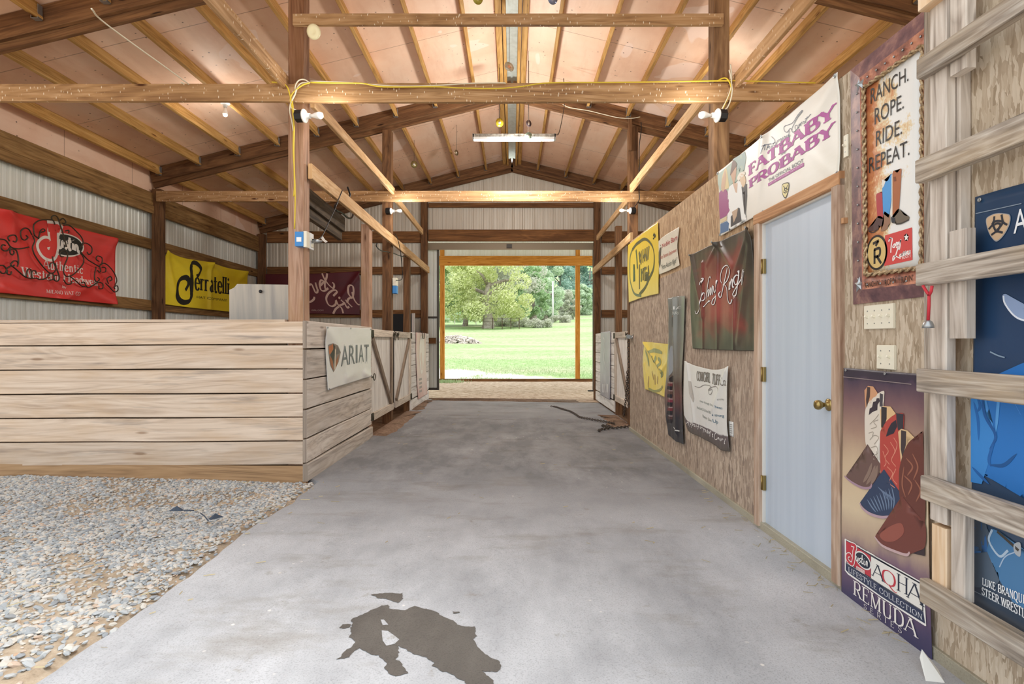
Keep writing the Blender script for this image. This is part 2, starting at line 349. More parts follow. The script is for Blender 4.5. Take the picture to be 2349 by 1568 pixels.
# floor slab (slightly falling to the right)
def edge(Y): return -1.72+.05*noise.noise((Y*1.3,0,3))+.03*noise.noise((Y*5,0,1)) if Y<4.75 else -1.86
mb=MB(); ys=[-1.5+i*.09 for i in range(70)]+[4.74]+[4.86,6.0,8.0,10.0,11.2,11.55]
r=[]
for Y in ys:
    l=edge(Y); e=.0 if Y<11.3 else .0
    r.append(mb.vs([(l-.06,Y,floorz(l)-.06)]+[(l+(1.9-l)*k/8,Y,floorz(l+(1.9-l)*k/8)) for k in range(9)]))
for a,b in zip(r,r[1:]):
    for k in range(9): mb.face((a+k,a+k+1,b+k+1,b+k))
k=mb.vs([(1.9,11.55,-.3),(-1.9,11.55,-.3)]); mb.face((r[-1]+1,r[-1]+9,k,k+1))
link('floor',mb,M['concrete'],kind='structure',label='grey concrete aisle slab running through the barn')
# outside terrain beyond the end door
def terr(X,Y):
    def ip(t,pts):
        for (a,b),(c,d) in zip(pts,pts[1:]):
            if t<=c: return b+(d-b)*max(0,(t-a))/(c-a)
        return pts[-1][1]
    h=ip(Y,[(0,-.05),(17.2,-.04),(19,-.03),(45,1.2),(70,3.3),(95,5.0),(130,9.5),(190,24),(260,40)])
    if Y>30: h+=.018*max(0,X)*min(1,(Y-30)/60)*1.6
    return h+ (.12*noise.noise((X*.15,Y*.15,0)) if Y>22 else .02*noise.noise((X,Y,0)))
mb=MB(); ys=[11.3+.35*i for i in range(24)]+[20+i*1.2 for i in range(22)]+[47+i*4 for i in range(54)]
rr=[]
for Y in ys:
    hw=6+Y*.55; rr.append(mb.vs([(-hw+2*hw*k/56,Y,terr(-hw+2*hw*k/56,Y)) for k in range(57)]))
for a,b in zip(rr,rr[1:]):
    for k in range(56): mb.face((a+k,a+k+1,b+k+1,b+k),None,0,True)
def field():
    m,nt,b=newmat('field_ground'); geo=nd(nt,'ShaderNodeNewGeometry').outputs['Position']; sx=nd(nt,'ShaderNodeSeparateXYZ',{0:geo}).outputs
    n=nd(nt,'ShaderNodeTexNoise',{'Vector':geo,'Scale':.35,'Detail':6.0,'Roughness':.65})
    n2=nd(nt,'ShaderNodeTexNoise',{'Vector':geo,'Scale':3.0,'Detail':6.0,'Roughness':.7})
    gr=ramp(nt,n2.outputs[0],[(.3,'78925A'),(.5,'92A974'),(.7,'ACBB90')])
    dry=ramp(nt,n2.outputs[0],[(.3,'9A967C'),(.6,'B2AE96')])
    col=mix(nt,nd(nt,'ShaderNodeMapRange',{'Value':nd(nt,'ShaderNodeTexNoise',{'Vector':nd(nt,'ShaderNodeMapping',{'Vector':geo,'Scale':(.06,.22,.1)}).outputs[0],'Scale':1.0,'Detail':5.0}).outputs[0],1:.44,2:.62,3:0.0,4:.8}).outputs[0],gr,dry)
    dirt=ramp(nt,nd(nt,'ShaderNodeTexNoise',{'Vector':geo,'Scale':9.0,'Detail':7.0,'Roughness':.7}).outputs[0],[(.35,'A58C74'),(.5,'CFB9A2'),(.65,'E2D2C0')])
    grav=ramp(nt,n2.outputs[0],[(.35,'C2BDB4'),(.6,'D8D4CC')])
    yy=math_(nt,'ADD',sx[1],math_(nt,'MULTIPLY',math_(nt,'SUBTRACT',n.outputs[0],.5),5.0))
    yy=math_(nt,'ADD',yy,math_(nt,'MULTIPLY',math_(nt,'SUBTRACT',n2.outputs[0],.5),3.5))
    xg=math_(nt,'MULTIPLY',sx[0],.75)
    f1=nd(nt,'ShaderNodeMapRange',{'Value':math_(nt,'ADD',yy,xg),1:19.8,2:20.4,3:0.0,4:1.0}).outputs[0]
    col=mix(nt,f1,grav,col)
    f0=nd(nt,'ShaderNodeMapRange',{'Value':sx[1],1:17.2,2:17.5,3:0.0,4:1.0}).outputs[0]
    col=mix(nt,f0,dirt,col)
    nt.links.new(col,b.inputs['Base Color']); b.inputs['Roughness'].default_value=.95; b.inputs['Specular IOR Level'].default_value=.05
    bump(nt,b,n2.outputs[0],.5,.05); return m
M['field']=field()
link('ground',mb,M['field'],kind='structure',label='sandy yard and rising green pasture beyond the barn')
# stall earth, and gravel bed in front of the left stall
mb=MB()
for x0,x1,y0,y1,z in ((-5.75,-1.84,4.8,11.6,-.03),(1.85,5.75,7.9,11.6,-.05)): mb.quad((x0,y0,z),(x1,y0,z),(x1,y1,z),(x0,y1,z))
link('ground_stalls',mb,M['stalldirt'],kind='structure',label='bare earth inside the stalls')
def gz(X,Y): return .06*max(0,min(1,(-1.95-X)/2.2))-.012+.012*noise.noise((X*2,Y*2,0))
mb=MB(); n=50; rows=[]
for j in range(n+1):
    Y=-1.5+6.35*j/n; rows.append(mb.vs([(-7+5.4*i/n,Y,gz(-7+5.4*i/n,Y)-(.05 if -7+5.4*i/n>edge(Y)-.0 else 0)) for i in range(n+1)]))
for a,b in zip(rows,rows[1:]):
    for i in range(n): mb.face((a+i,a+i+1,b+i+1,b+i),None,0,True)
link('ground_gravel_bed',mb,M['earth'],kind='structure',label='tan earth bed under the loose gravel')
mb=MB(); mb.quad((-40,-30,-.12),(40,-30,-.12),(40,11.2,-.12),(-40,11.2,-.12))
link('ground_yard',mb,M['earth'],kind='structure',label='pale yard around the barn')
# loose gravel: nobody could count it
def gravel():
    m,nt,b=newmat('limestone_gravel'); at=nd(nt,'ShaderNodeUVMap').outputs[0]
    sx=nd(nt,'ShaderNodeSeparateXYZ',{0:at}).outputs
    col=ramp(nt,sx[0],[(0,'8E9296'),(.25,'A2A6A8'),(.5,'B8BABA'),(.75,'C3BCB0'),(.9,'CFCAC2'),(1.0,'BC9C80')])
    nt.links.new(col,b.inputs['Base Color']); b.inputs['Roughness'].default_value=.85; return m
M['gravel']=gravel()
def stones(name,pts,mat,**k):
    V=[];Fc=[];UV=[]
    ico=[(-.53,0,.85),(.53,0,.85),(-.53,0,-.85),(.53,0,-.85),(0,.85,.53),(0,.85,-.53),(0,-.85,.53),(0,-.85,-.53),(.85,.53,0),(-.85,.53,0),(.85,-.53,0),(-.85,-.53,0)]
    tri=[(0,1,4),(0,4,9),(9,4,5),(4,8,5),(4,1,8),(8,1,10),(8,10,3),(5,8,3),(5,3,2),(2,3,7),(7,3,10),(7,10,6),(7,6,11),(11,6,0),(0,6,1),(6,10,1),(9,11,0),(9,2,11),(9,5,2),(7,11,2)]
    for (x,y,z,r) in pts:
        a=random.uniform(0,6.28); c,s_=math.cos(a),math.sin(a); sx=r*random.uniform(.8,1.5); sy=r*random.uniform(.6,1.0); sz=r*random.uniform(.35,.65); b=len(V); u=random.random()
        tx=random.uniform(-.4,.4)
        for p in ico:
            q=(p[0]*sx*random.uniform(.8,1.2),p[1]*sy*random.uniform(.8,1.2),p[2]*sz+p[0]*sx*tx)
            V.append((x+q[0]*c-q[1]*s_,y+q[0]*s_+q[1]*c,z+q[2]))
        for t in tri: Fc.append((b+t[0],b+t[1],b+t[2])); UV+= [u,0]*3
    me=bpy.data.meshes.new(name); me.from_pydata(V,[],Fc); l=me.uv_layers.new(name='UVMap'); l.data.foreach_set('uv',UV); me.materials.append(mat)
    o=bpy.data.objects.new(name,me); COL.objects.link(o); return tag(o,**k)
pts=[]
while len(pts)<40000:
    Y=random.uniform(1.5,4.72); X=random.uniform(-6.6,-1.6); 
    if X<-.95*Y-1.3+.5*noise.noise((Y*2,X*2,4)) : continue
    d=edge(Y)-X
    if d<.0: continue
    if d<.22 and random.random()>d/.22*.8: continue
    den=noise.noise((X*1.1,Y*1.6,5))+.5*noise.noise((X*3,Y*4,2))
    if den<-.2 and random.random()>.28: continue
    r=random.choice((.006,.008,.009,.011,.013,.017))*random.uniform(.8,1.2)*(1.2 if Y<2.6 else 1)
    pts.append((X,Y,gz(X,Y)+r*.25,r))
stones('gravel',pts,M['gravel'],label='loose grey crushed gravel spread before the left stall',cat='gravel',kind='stuff')
# roof boards (two slopes), ridge cap
mb=MB()
def slope(sg):
    m_=MB(); x0,x1=.075,6.15
    a=(sg*x0,YN,zd(x0)); b=(sg*x1,YN,zd(x1)); c=(sg*x1,YE+.05,zd(x1)); d=(sg*x0,YE+.05,zd(x0)); up=Vector((0,0,.03))
    P=[Vector(p) for p in (a,b,c,d)]; i=m_.vs(P+[p+up for p in P])
    for f in ((0,1,2,3),(7,6,5,4),(0,4,5,1),(1,5,6,2),(2,6,7,3),(3,7,4,0)): m_.face([i+q for q in f])
    return m_
link('ceiling_left',slope(-1),M['ceil'],kind='structure',label='pink insulation boards under the left roof slope')
link('ceiling_right',slope(1),M['ceil'],kind='structure',label='pink insulation boards under the right roof slope')
mb=MB()
for sg in (-1,1):
    mb.quad((0,YN,5.40),(sg*.3,YN,5.335),(sg*.3,YE+.2,5.335),(0,YE+.2,5.40))
link('ceiling_ridge_cap',mb,M['ridge'],kind='structure',label='pale metal ridge cap along the roof peak')
# ribbed metal walls
def ribbed(mb,a0,a1,P,lo,hi,pitch=.229,rib=.010,phase=0.0,notch=0.0):
    """vertical ribbed sheet; P(a,z,out) -> point; lo(a), hi(a) edges"""
    prof=[]; a=a0-((a0-phase)%pitch)
    while a<a1:
        for da,o in ((0,0),(.018,rib),(.04,rib),(.058,0),(.105,0),(.111,.003),(.125,.003),(.131,0),(.165,0),(.171,.003),(.185,.003),(.191,0)):
            if a0<=a+da<=a1: prof.append((a+da,o,da<.05 and da>.0))
        a+=pitch
    prof=[(a0,0,False)]+prof+[(a1,0,False)]
    for (x0,o0,t0),(x1,o1,t1) in zip(prof,prof[1:]):
        n0=notch if (t0 or t1) else 0
        if hi(x0)-lo(x0)<.01: continue
        i=mb.vs([P(x0,lo(x0),o0),P(x1,lo(x1),o1),P(x1,hi(x1)-n0,o1),P(x0,hi(x0)-n0,o0)]); mb.face((i,i+1,i+2,i+3))
mb=MB(); ribbed(mb,4.85,YE,lambda a,z,o:Vector((-XW-o,a,z)),lambda a:-.05,lambda a:3.62)
link('wall_left',mb,M['sidemetal'],kind='structure',label='pale ribbed metal side wall')
mb=MB(); ribbed(mb,YN,YE,lambda a,z,o:Vector((XW+o,a,z)),lambda a:-.05,lambda a:3.95)
link('wall_right_outer',mb,M['sidemetal'],kind='structure',label='ribbed metal outer wall on the right')
DX0,DX1,DZ=-1.92,1.86,3.50
mb=MB(); P=lambda a,z,o:Vector((a,YE+o,z)); top=lambda a:zb(a)+.085
ribbed(mb,-XW,DX0,P,lambda a:-.1,top,notch=.05); ribbed(mb,DX0,DX1,P,lambda a:DZ,top,notch=.05); ribbed(mb,DX1,XW,P,lambda a:-.1,top,notch=.05)
link('wall_back',mb,M['endmetal'],kind='structure',label='ribbed metal end wall around the big door opening')
# pale insulation strips above the eave plates
mb=MB()
for sg in (-1,):
    mb.box((-5.70,4.85,3.55),(-5.64,YE,3.96))
link('trim_1',mb,M['ceil'],kind='structure',label='pink insulation strip between eave plate and roof')
# ------------------------------------------------------------------ right OSB wall
zt=lambda Y:2.585+.0152*Y
WX=1.73
def wallpiece(name,mat,y0,y1,z0,z1f,label):
    mb=MB(); n=max(1,int((y1-y0)/.6)); u0=random.uniform(0,9); F_=[];B_=[]
    for k in range(n+1):
        Y=y0+(y1-y0)*k/n
        F_.append(mb.vs([(WX,Y,z0),(WX,Y,z1f(Y)),(WX+.085,Y,z0),(WX+.085,Y,z1f(Y))]))
    for k in range(n):
        a,b=F_[k],F_[k+1]; ya=y0+(y1-y0)*k/n; yb=y0+(y1-y0)*(k+1)/n
        def uv(Y,z): return (Y+u0,z)
        mb.face((a,a+1,b+1,b),[uv(ya,z0),uv(ya,z1f(ya)),uv(yb,z1f(yb)),uv(yb,z0)])
        mb.face((a+2,b+2,b+3,a+3),[uv(ya,z0),uv(yb,z0),uv(yb,z1f(yb)),uv(ya,z1f(ya))])
        mb.face((a+1,a+3,b+3,b+1),[uv(ya,0),uv(ya,.1),uv(yb,.1),uv(yb,0)]); mb.face((a,b,b+2,a+2),[uv(ya,0),uv(yb,0),uv(yb,.1),uv(ya,.1)])
    a=F_[0];mb.face((a,a+2,a+3,a+1),[(0,z0),(.1,z0),(.1,2.6),(0,2.6)]); a=F_[-1]; mb.face((a,a+1,a+3,a+2),[(0,z0),(0,2.6),(.1,2.6),(.1,z0)])
    return link(name,mb,M[mat],kind='structure',label=label)
DY0,DY1,DH=2.85,3.66,2.045
wallpiece('wall_right','osb',DY1+.02,7.8,-.01,lambda Y:1.98,'brown strand-board wall hung with banners')
wallpiece('wall_right_upper','osb_top',DY1+.02,7.8,1.98,zt,'tan upper strand-board course')
wallpiece('wall_right_over_door','osb_top',DY0-.02,DY1+.02,DH+.02,zt,'strand board over the pale door')
wallpiece('wall_right_near','osb_near',.4,DY0-.02,-.01,zt,'weathered near strand-board wall')
mb=MB(); mb.box((1.715,.4,-.08),(1.83,7.8,.0)); link('baseboard_right',mb,M['curb'],kind='structure',label='concrete curb under the strand-board wall')
# door
mb=MB(); mb.box((1.745,DY0,.0),(1.785,DY1,DH))
d=link('door_1',mb,M['door'],kind='structure',label='pale blue painted steel door in the strand-board wall')
mb=MB(); kn=onX(1902,928,1.745); mb.lathe([(.033,0),(.034,.006),(.026,.011),(.013,.015),(.0115,.03),(.017,.038),(.0255,.052),(.0275,.062),(.0235,.074),(.012,.079),(.0,.079)],kn,(-1,0,0),22); link('door_knob',mb,M['brass'],d)
for y in (611,858,1106):
    mb=MB(); h=onX(1753,y,1.738); mb.box((1.722,h.y-.018,h.z-.05),(1.744,h.y+.028,h.z+.05)); mb.lathe([(.006,-.05),(.006,.05)],(1.722,h.y+.004,h.z),(0,0,1),8); link('hinge',mb,M['brass'],d)
def trim(n,lo,hi,mat,label):
    mb=MB(); mb.box(lo,hi,cham=.006); link('trim_%d'%n,mb,M[mat],kind='structure',label=label)
trim(2,(1.700,DY1+.012,-.03),(1.745,DY1+.085,2.09),'trimw','weathered wooden casing on the hinge side of the pale door')
trim(3,(1.700,DY0-.085,-.03),(1.745,DY0-.012,2.09),'trimw','weathered wooden casing on the knob side of the pale door')
trim(4,(1.698,DY0-.085,DH+.012),(1.745,DY1+.085,DH+.085),'trimb','brown wooden head casing above the pale door')
mb=MB(); mb.box((1.725,DY1-.002,.0),(1.76,DY1+.014,DH)); mb.box((1.725,DY0-.014,.0),(1.76,DY0+.002,DH)); mb.box((1.725,DY0-.012,DH),(1.76,DY1+.012,DH+.014))
link('trim_5',mb,flat('door_jamb_paint','D8D4CC',.6),kind='structure',label='narrow white jamb around the pale door')
# ------------------------------------------------------------------ timbers
PI=1.879; PO=2.015
PY=(4.792,8.26,11.76)
names=['nearest','middle','end']
for sg,sd in ((-1,'left'),(1,'right')):
    for i,Y in enumerate(PY):
        z0=-.1; w=.14
        X=sg*(PI+PO)/2
        if sg>0: X=sg*(1.82+1.96)/2
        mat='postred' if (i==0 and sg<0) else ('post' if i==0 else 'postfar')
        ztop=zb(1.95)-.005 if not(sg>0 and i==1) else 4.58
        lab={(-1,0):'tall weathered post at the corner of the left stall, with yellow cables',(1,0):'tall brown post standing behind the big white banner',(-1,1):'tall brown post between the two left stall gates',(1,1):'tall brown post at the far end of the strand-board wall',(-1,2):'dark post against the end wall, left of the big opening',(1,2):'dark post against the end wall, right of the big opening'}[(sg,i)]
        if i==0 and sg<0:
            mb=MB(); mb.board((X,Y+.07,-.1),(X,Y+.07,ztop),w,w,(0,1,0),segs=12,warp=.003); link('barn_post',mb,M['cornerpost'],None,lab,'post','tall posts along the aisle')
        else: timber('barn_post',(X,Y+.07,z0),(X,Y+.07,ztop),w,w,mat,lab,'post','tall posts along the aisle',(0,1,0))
t=MB(); t.board((1.83,8.24,4.2),(1.83,8.24,4.72),.05,.04,(0,1,0)); link('post_splice_block',t,M['postfar'],None,'short block nailed at the top of the post beside the strand-board wall','block')
# rafters: a deep board and a lower one behind it, on both slopes
for i,Y in enumerate((4.80,8.28,11.78)):
    for sg,sd in ((-1,'left'),(1,'right')):
        r=thing('roof_rafter',(0,Y,4.0),'dark sloping rafter on the %s roof slope, %s'%(sd,('above the nearest tie beam','above the middle posts, crossing the aisle','against the end wall')[i]),'rafter','dark roof rafters')
        x0,x1=.0,5.62
        def seg(dz,w_,h_,y):
            timber('rafter_board',(sg*x0,y,zb(x0)+dz+h_/2),(sg*x1,y,zb(x1)+dz+h_/2),w_,h_,'rafter',parent=r)
        seg(.075,.042,.215,Y+.01); seg(0,.045,.19,Y+.055)
# purlins between the rafters
bays=[(2.25,4.775,'front bay'),(4.86,8.255,'middle bay'),(8.36,11.755,'far bay')]
for bi,(y0,y1,bn) in enumerate(bays):
    for sg,sd in ((-1,'left'),(1,'right')):
        xs=[.095,.165]+[.58+.611*k for k in range(9)]
        for k,x in enumerate(xs):
            if bi==0 and not 3.6<x<4.9: continue
            h=.15 if k else .165
            if k==1: h=.12
            zc=zd(x)-h/2-.003; up=(sg*.238,0,.971)
            if k==0: lab='inner purlin edging the ridge cap on its %s side, %s'%(sd,bn)
            elif k==1: lab='broad dirt-crusted purlin just %s of the ridge pair, %s'%(sd,bn)
            else: lab='%s roof purlin %s of the ridge cap, %s'%(ORD[k-2],sd,bn)
            if k<2: up=(0,0,1)
            pur=timber('roof_purlin',(sg*x,y0,zc),(sg*x,y1,zc),.042 if k!=1 else .075,h,'purlin',lab,'purlin','roof purlins of the %s'%bn,up,segs=4,warp=.004)
            if k>=2:
                hb=MB()
                for e in (-1,1):
                    hb.box((sg*x+e*.03-.003,y1-.05,zc-h/2-.004),(sg*x+e*.03+.003,y1+.0,zc+h/2-.03),cham=.001)
                hb.box((sg*x-.03,y1-.05,zc-h/2-.008),(sg*x+.03,y1,zc-h/2-.004),cham=.001)
                link('joist_hanger',hb,M['galv'],pur)
# tie beams, collar, long girts
def tb(name,x0,x1,y0,y1,z0,z1,mat,lab,cat,group=None):
    mb=MB(); mb.board((x0,(y0+y1)/2,(z0+z1)/2),(x1,(y0+y1)/2,(z0+z1)/2),y1-y0,z1-z0,segs=8,warp=.004); return link(name,mb,M[mat],None,lab,cat,group,'thing')
tb('tie_beam',-5.55,-1.945,4.75,4.79,3.39,3.545,'tie','long horizontal tie beam left of the corner post, light specks, nearest','beam','tie beams across the barn')
tb('tie_beam',-1.945,1.93,4.75,4.79,3.385,3.555,'tie','horizontal tie beam crossing the aisle between the two nearest posts, yellow cable on top','beam','tie beams across the barn')
tb('tie_beam',1.93,5.55,4.75,4.79,3.40,3.545,'tie','horizontal tie beam running behind the top of the white banner','beam','tie beams across the barn')
tb('collar_beam',-1.96,1.89,4.75,4.79,4.075,4.175,'tie','short upper collar beam between the two nearest posts','beam')
tb('tie_beam',-5.5,5.5,8.22,8.26,3.41,3.575,'tie','far horizontal tie beam before the end wall, full width','beam','tie beams across the barn')
def lb(name,x,y0,y1,z0a,z1a,z0b,z1b,mat,lab,w=.04):
    mb=MB(); mb.board((x,y0,(z0a+z1a)/2),(x,y1,(z0b+z1b)/2),w,(z1a-z0a+z1b-z0b)/2,segs=6,warp=.004); return link(name,mb,M[mat],None,lab,'beam','long boards joining the posts','thing')
lb('long_girt',-2.03,2.25,4.86,3.5,3.63,3.5,3.63,'tie','straw-littered long board reaching the corner post from the upper left')
lb('long_girt',2.0,2.25,4.86,3.5,3.63,3.5,3.63,'tie','long board reaching the right nearest post from the upper right')
lb('long_girt',-1.84,4.9,8.26,3.40,3.51,3.52,3.63,'fresh','long pale board from the corner post up to the middle left post')
lb('long_girt',1.845,4.9,8.26,3.53,3.66,3.55,3.68,'fresh','long pale board on the right, from the nearest post to the middle one')
lb('long_girt',-1.84,8.42,10.9,3.45,3.56,3.44,3.55,'fresh','short pale board past the middle left post, below the far tie beam')
lb('long_girt',1.845,8.42,11.5,3.45,3.56,3.44,3.55,'fresh','short pale board past the middle right post, below the far tie beam')
lb('aisle_rail',-1.846,4.86,11.77,2.735,2.866,2.755,2.90,'fresh','long pale rail above the left stalls, running to the end wall')
lb('aisle_rail',1.80,8.0,11.77,2.76,2.89,2.74,2.87,'fresh','pale rail above the far right stall gate')
# left wall framing
for z,lab in ((2.76,'upper brown girt on the ribbed left wall, behind the red banner'),(1.81,'lower brown girt on the ribbed left wall, under the red banner')):
    for y0,y1,w_ in ((4.85,8.26,'near'),(8.4,11.76,'far')):
        timber('wall_girt',(-5.62,y0,z),(-5.62,y1,z),.04,.16,'girt','%s, %s length'%(lab.replace('red','yellow') if w_=='far' else lab,w_),'girt','side wall girts',kind='thing')
for y0,y1,w_ in ((4.85,8.26,'near'),(8.4,11.76,'far')):
    timber('eave_plate',(-5.60,y0,3.455),(-5.60,y1,3.455),.05,.20,'girt','upper eave plate board along the left wall, %s length'%w_,'plate','eave plates',kind='thing')
    timber('eave_plate',(-5.585,y0,3.29),(-5.585,y1,3.29),.05,.12,'girt','lower eave plate board along the left wall, %s length'%w_,'plate','eave plates',kind='thing')
for y,lab in ((8.3,'square post on the left wall between red and yellow banners'),(11.74,'corner post where the left wall meets the end wall')):
    timber('wall_post',(-5.535,y+.03,-.1),(-5.535,y+.03,3.62),.13,.14,'postfar',lab,'post','left wall posts',(0,1,0),kind='thing')
# end wall framing
E=YE-.045
for x0,x1,s1 in ((-5.46,-2.01,'left'),(2.0,5.6,'right')):
    for zc,h,n_ in ((3.58,.25,'top broad'),(2.83,.17,'middle'),(1.87,.17,'lower'),(.85,.17,'bottom')):
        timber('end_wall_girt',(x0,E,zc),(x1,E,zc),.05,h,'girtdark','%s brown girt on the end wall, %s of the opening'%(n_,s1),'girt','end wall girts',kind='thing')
timber('door_header',(-1.86,E-.03,3.61),(1.83,E-.03,3.61),.06,.255,'girtdark','broad brown header board over the big end opening','header',kind='thing')
timber('end_wall_girt',(-1.86,E,4.29),(1.83,E,4.29),.04,.10,'girtdark','narrow brown board above the header, under the gable peak','girt','end wall girts',kind='thing')
mb=MB(); mb.box((-1.9,YE+.06,3.32),(1.9,YE+.10,3.47)); link('door_track',mb,flat('track_paint','8C7C66',.5,.3),None,'dull sliding door track across the top of the end opening','track')
mb=MB(); mb.box((-.12,YE+.02,3.35),(0,YE+.06,3.44)); link('track_bracket',mb,M['dkmetal'],None,'dark bracket in the middle of the door track','bracket')
# sliding door leaf (left) and its twin's edge (right)
t=thing('sliding_door',(-1.8,YE+.2,.15),'ribbed metal sliding door leaf, slid open on the left side','sliding door')
mb=MB(); ribbed(mb,-3.9,-1.69,lambda a,z,o:Vector((a,YE+.19+o,z)),lambda a:.18,lambda a:3.36); link('door_sheet',mb,M['sidemetal'],t)
mb=MB(); mb.box((-1.70,YE+.15,.15),(-1.66,YE+.23,3.36)); mb.box((-3.9,YE+.15,.15),(-1.70,YE+.23,.2)); mb.box((-3.9,YE+.16,1.78),(-1.70,YE+.19,1.82)); link('door_frame',mb,M['dkmetal'],t)
timber('guide_block',(-1.95,YE+.1,1.27),(-1.72,YE+.1,1.27),.05,.13,'girtdark','short brown wood block beside the sliding door edge','block')
t=thing('sliding_door',(1.87,YE+.2,.15),'dark edge of the right sliding door leaf','sliding door')
mb=MB(); mb.box((1.83,YE+.1,.12),(1.885,YE+.17,3.36)); mb.box((1.72,YE+.1,.12),(1.83,YE+.17,.15)); link('door_frame',mb,M['dkmetal'],t)
mb=MB(); ribbed(mb,1.885,3.9,lambda a,z,o:Vector((a,YE+.19+o,z)),lambda a:.18,lambda a:3.36); link('door_sheet',mb,M['sidemetal'],t)
# lean-to outside
LY=17.2
def lt(x,lab): timber('lean_to_post',(x,LY+.07,-.3),(x,LY+.07,4.4),.14,.14,'orange',lab,'post','lean-to posts',(0,1,0),kind='thing')
lt(-2.26,'yellow lean-to post on the left of the outside opening'); lt(2.13,'yellow lean-to post right of centre of the outside opening')
timber('lean_to_header',(-5,LY-.02,3.86),(5,LY-.02,3.86),.05,.31,'orange','broad yellow header board of the outside lean-to','header',kind='thing')
timber('threshold_board',(-5,LY+.02,.0),(5,LY+.02,.0),.05,.10,'girtdark','low brown board along the ground between the lean-to posts','board')
mb=MB(); ribbed(mb,-5,5,lambda a,z,o:Vector((a,LY+.03+o,z)),lambda a:4.0,lambda a:4.75); link('trim_6',mb,M['sidemetal'],kind='structure',label='ribbed metal skirt above the lean-to header')
mb=MB(); i=mb.vs([(-6,YE+.25,5.0),(6,YE+.25,5.0),(6,LY+.4,4.72),(-6,LY+.4,4.72)]); mb.face((i,i+1,i+2,i+3)); link('ceiling_lean_to',mb,M['sidemetal'],kind='structure',label='metal lean-to roof beyond the end wall')
# ------------------------------------------------------------------ left stall, front and side partitions
z=lambda y:1.24+(784-y)*4.742/1220
t=thing('stall_partition',(-3.7,4.76,0),'wide plank stall wall facing the gravel','stall wall')
for a,b in ((738,788),(791,844),(847,900),(903,955),(958,1010),(1013,1065)):
    za,zz=z(b),z(a); dz=-.011
    mb=MB(); mb.board((-5.75,4.762,(za+zz)/2+dz*1.6),(-1.866,4.762,(za+zz)/2),.04,zz-za,segs=14,warp=.006); link('board',mb,M['plank'],t)
mb=MB(); mb.board((-5.75,4.764,.085),(-1.835,4.764,.05),.045,.165,segs=8,warp=.006); link('base_board',mb,M['base_board'],t)
mb=MB(); mb.board((-5.75,4.82,1.418),(-2.03,4.82,1.431),.14,.026,segs=10,warp=.006); link('cap_board',mb,M['plank'],t)
mb=MB(); mb.box((-5.7,4.786,.0),(-2.03,4.81,1.40)); link('backing',mb,M['oldplank'],t)
t=thing('stall_partition',(-1.85,5.8,0),'plank stall wall facing the aisle, hung with the white banner','stall wall')
for a,b in ((734,799),(801,869),(871,938),(940,1005),(1007,1061)):
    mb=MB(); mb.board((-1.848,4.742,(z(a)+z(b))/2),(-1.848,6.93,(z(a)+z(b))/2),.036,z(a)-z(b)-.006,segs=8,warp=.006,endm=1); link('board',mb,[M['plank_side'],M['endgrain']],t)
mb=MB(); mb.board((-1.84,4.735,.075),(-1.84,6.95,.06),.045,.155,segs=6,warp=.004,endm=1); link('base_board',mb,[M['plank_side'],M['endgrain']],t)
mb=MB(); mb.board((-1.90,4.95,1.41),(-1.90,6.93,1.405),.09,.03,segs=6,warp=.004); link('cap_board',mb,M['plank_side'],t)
mb=MB(); mb.box((-1.885,4.95,.0),(-1.868,6.93,1.39)); link('backing',mb,M['oldplank'],t)
timber('stall_post',(-1.92,7.03,-.1),(-1.92,7.03,2.78),.11,.15,'postred','light brown post standing at the near edge of the first gate','post','shorter posts holding the left rail',(0,1,0),kind='thing')
timber('stall_post',(-1.92,9.72,-.1),(-1.92,9.72,2.82),.11,.13,'postfar','brown post at the far edge of the second left gate','post','shorter posts holding the left rail',(0,1,0),kind='thing')
timber('stall_post',(1.90,9.5,-.1),(1.90,9.5,3.3),.11,.13,'postfar','dark post at the far edge of the right stall gate','post',None,(0,1,0),kind='thing')
def gate(X,y0,y1,flip,lab,n=-1,z0=.20,z1=1.41):
    """X: face towards the aisle; n: direction away from the aisle"""
    t=thing('stall_gate',(X,(y0+y1)/2,z0),lab,'gate','stall gates')
    f=lambda d:X+n*d
    mb=MB(); mb.board((f(.036),(y0+y1)/2,z0+.01),(f(.036),(y0+y1)/2,z1-.01),.012,y1-y0-.02,(0,1,0)); link('panel',mb,M['whitewash'],t)
    for zc in (z0+.05,z1-.05):
        mb=MB(); mb.board((f(.014),y0,zc),(f(.014),y1,zc),.03,.10); link('rail',mb,M['gateframe'],t)
    ys=y1-.09 if not flip else y1-.03
    mb=MB(); mb.board((f(.014),ys,z0+.10),(f(.014),ys,z1-.10),.03,.09,(0,1,0)); link('stile',mb,M['brace'] if not flip else M['gateframe'],t)
    a,b=(y0+.05,y1-.14) if flip==0 else (y1-.1,y0+.05)
    mb=MB(); mb.board((f(.012),a,z1-.12),(f(.012),b,z0+.12),.034,.075,(0,1,0)); link('brace',mb,M['brace'],t)
    for zc in (z0+.06,z1-.06):
        yh=y0 if flip==0 else y1
        mb=MB(); mb.box((f(-.008),yh-.06,zc-.045),(f(.0),yh+.06,zc+.045)); mb.lathe([(.011,-.05),(.011,.05)],(f(-.008),yh,zc),(0,0,1),8); link('hinge',mb,M['iron'],t)
    mb=MB(); yl=y1-.03 if flip==0 else y0+.03
    mb.tube([(f(-.012),yl-.05,z1-.03),(f(-.03),yl,z1-.06),(f(-.02),yl+.05,z1-.02)],.008); mb.box((f(-.02),yl-.04,z1-.08),(f(-.002),yl+.05,z1-.05)); mb.tube([(f(-.02),yl-.02,z1-.05),(f(-.03),yl-.02,z1-.14),(f(-.02),yl+.02,z1-.14),(f(-.02),yl+.02,z1-.05)],.006); link('latch',mb,M['iron'],t)
    return t
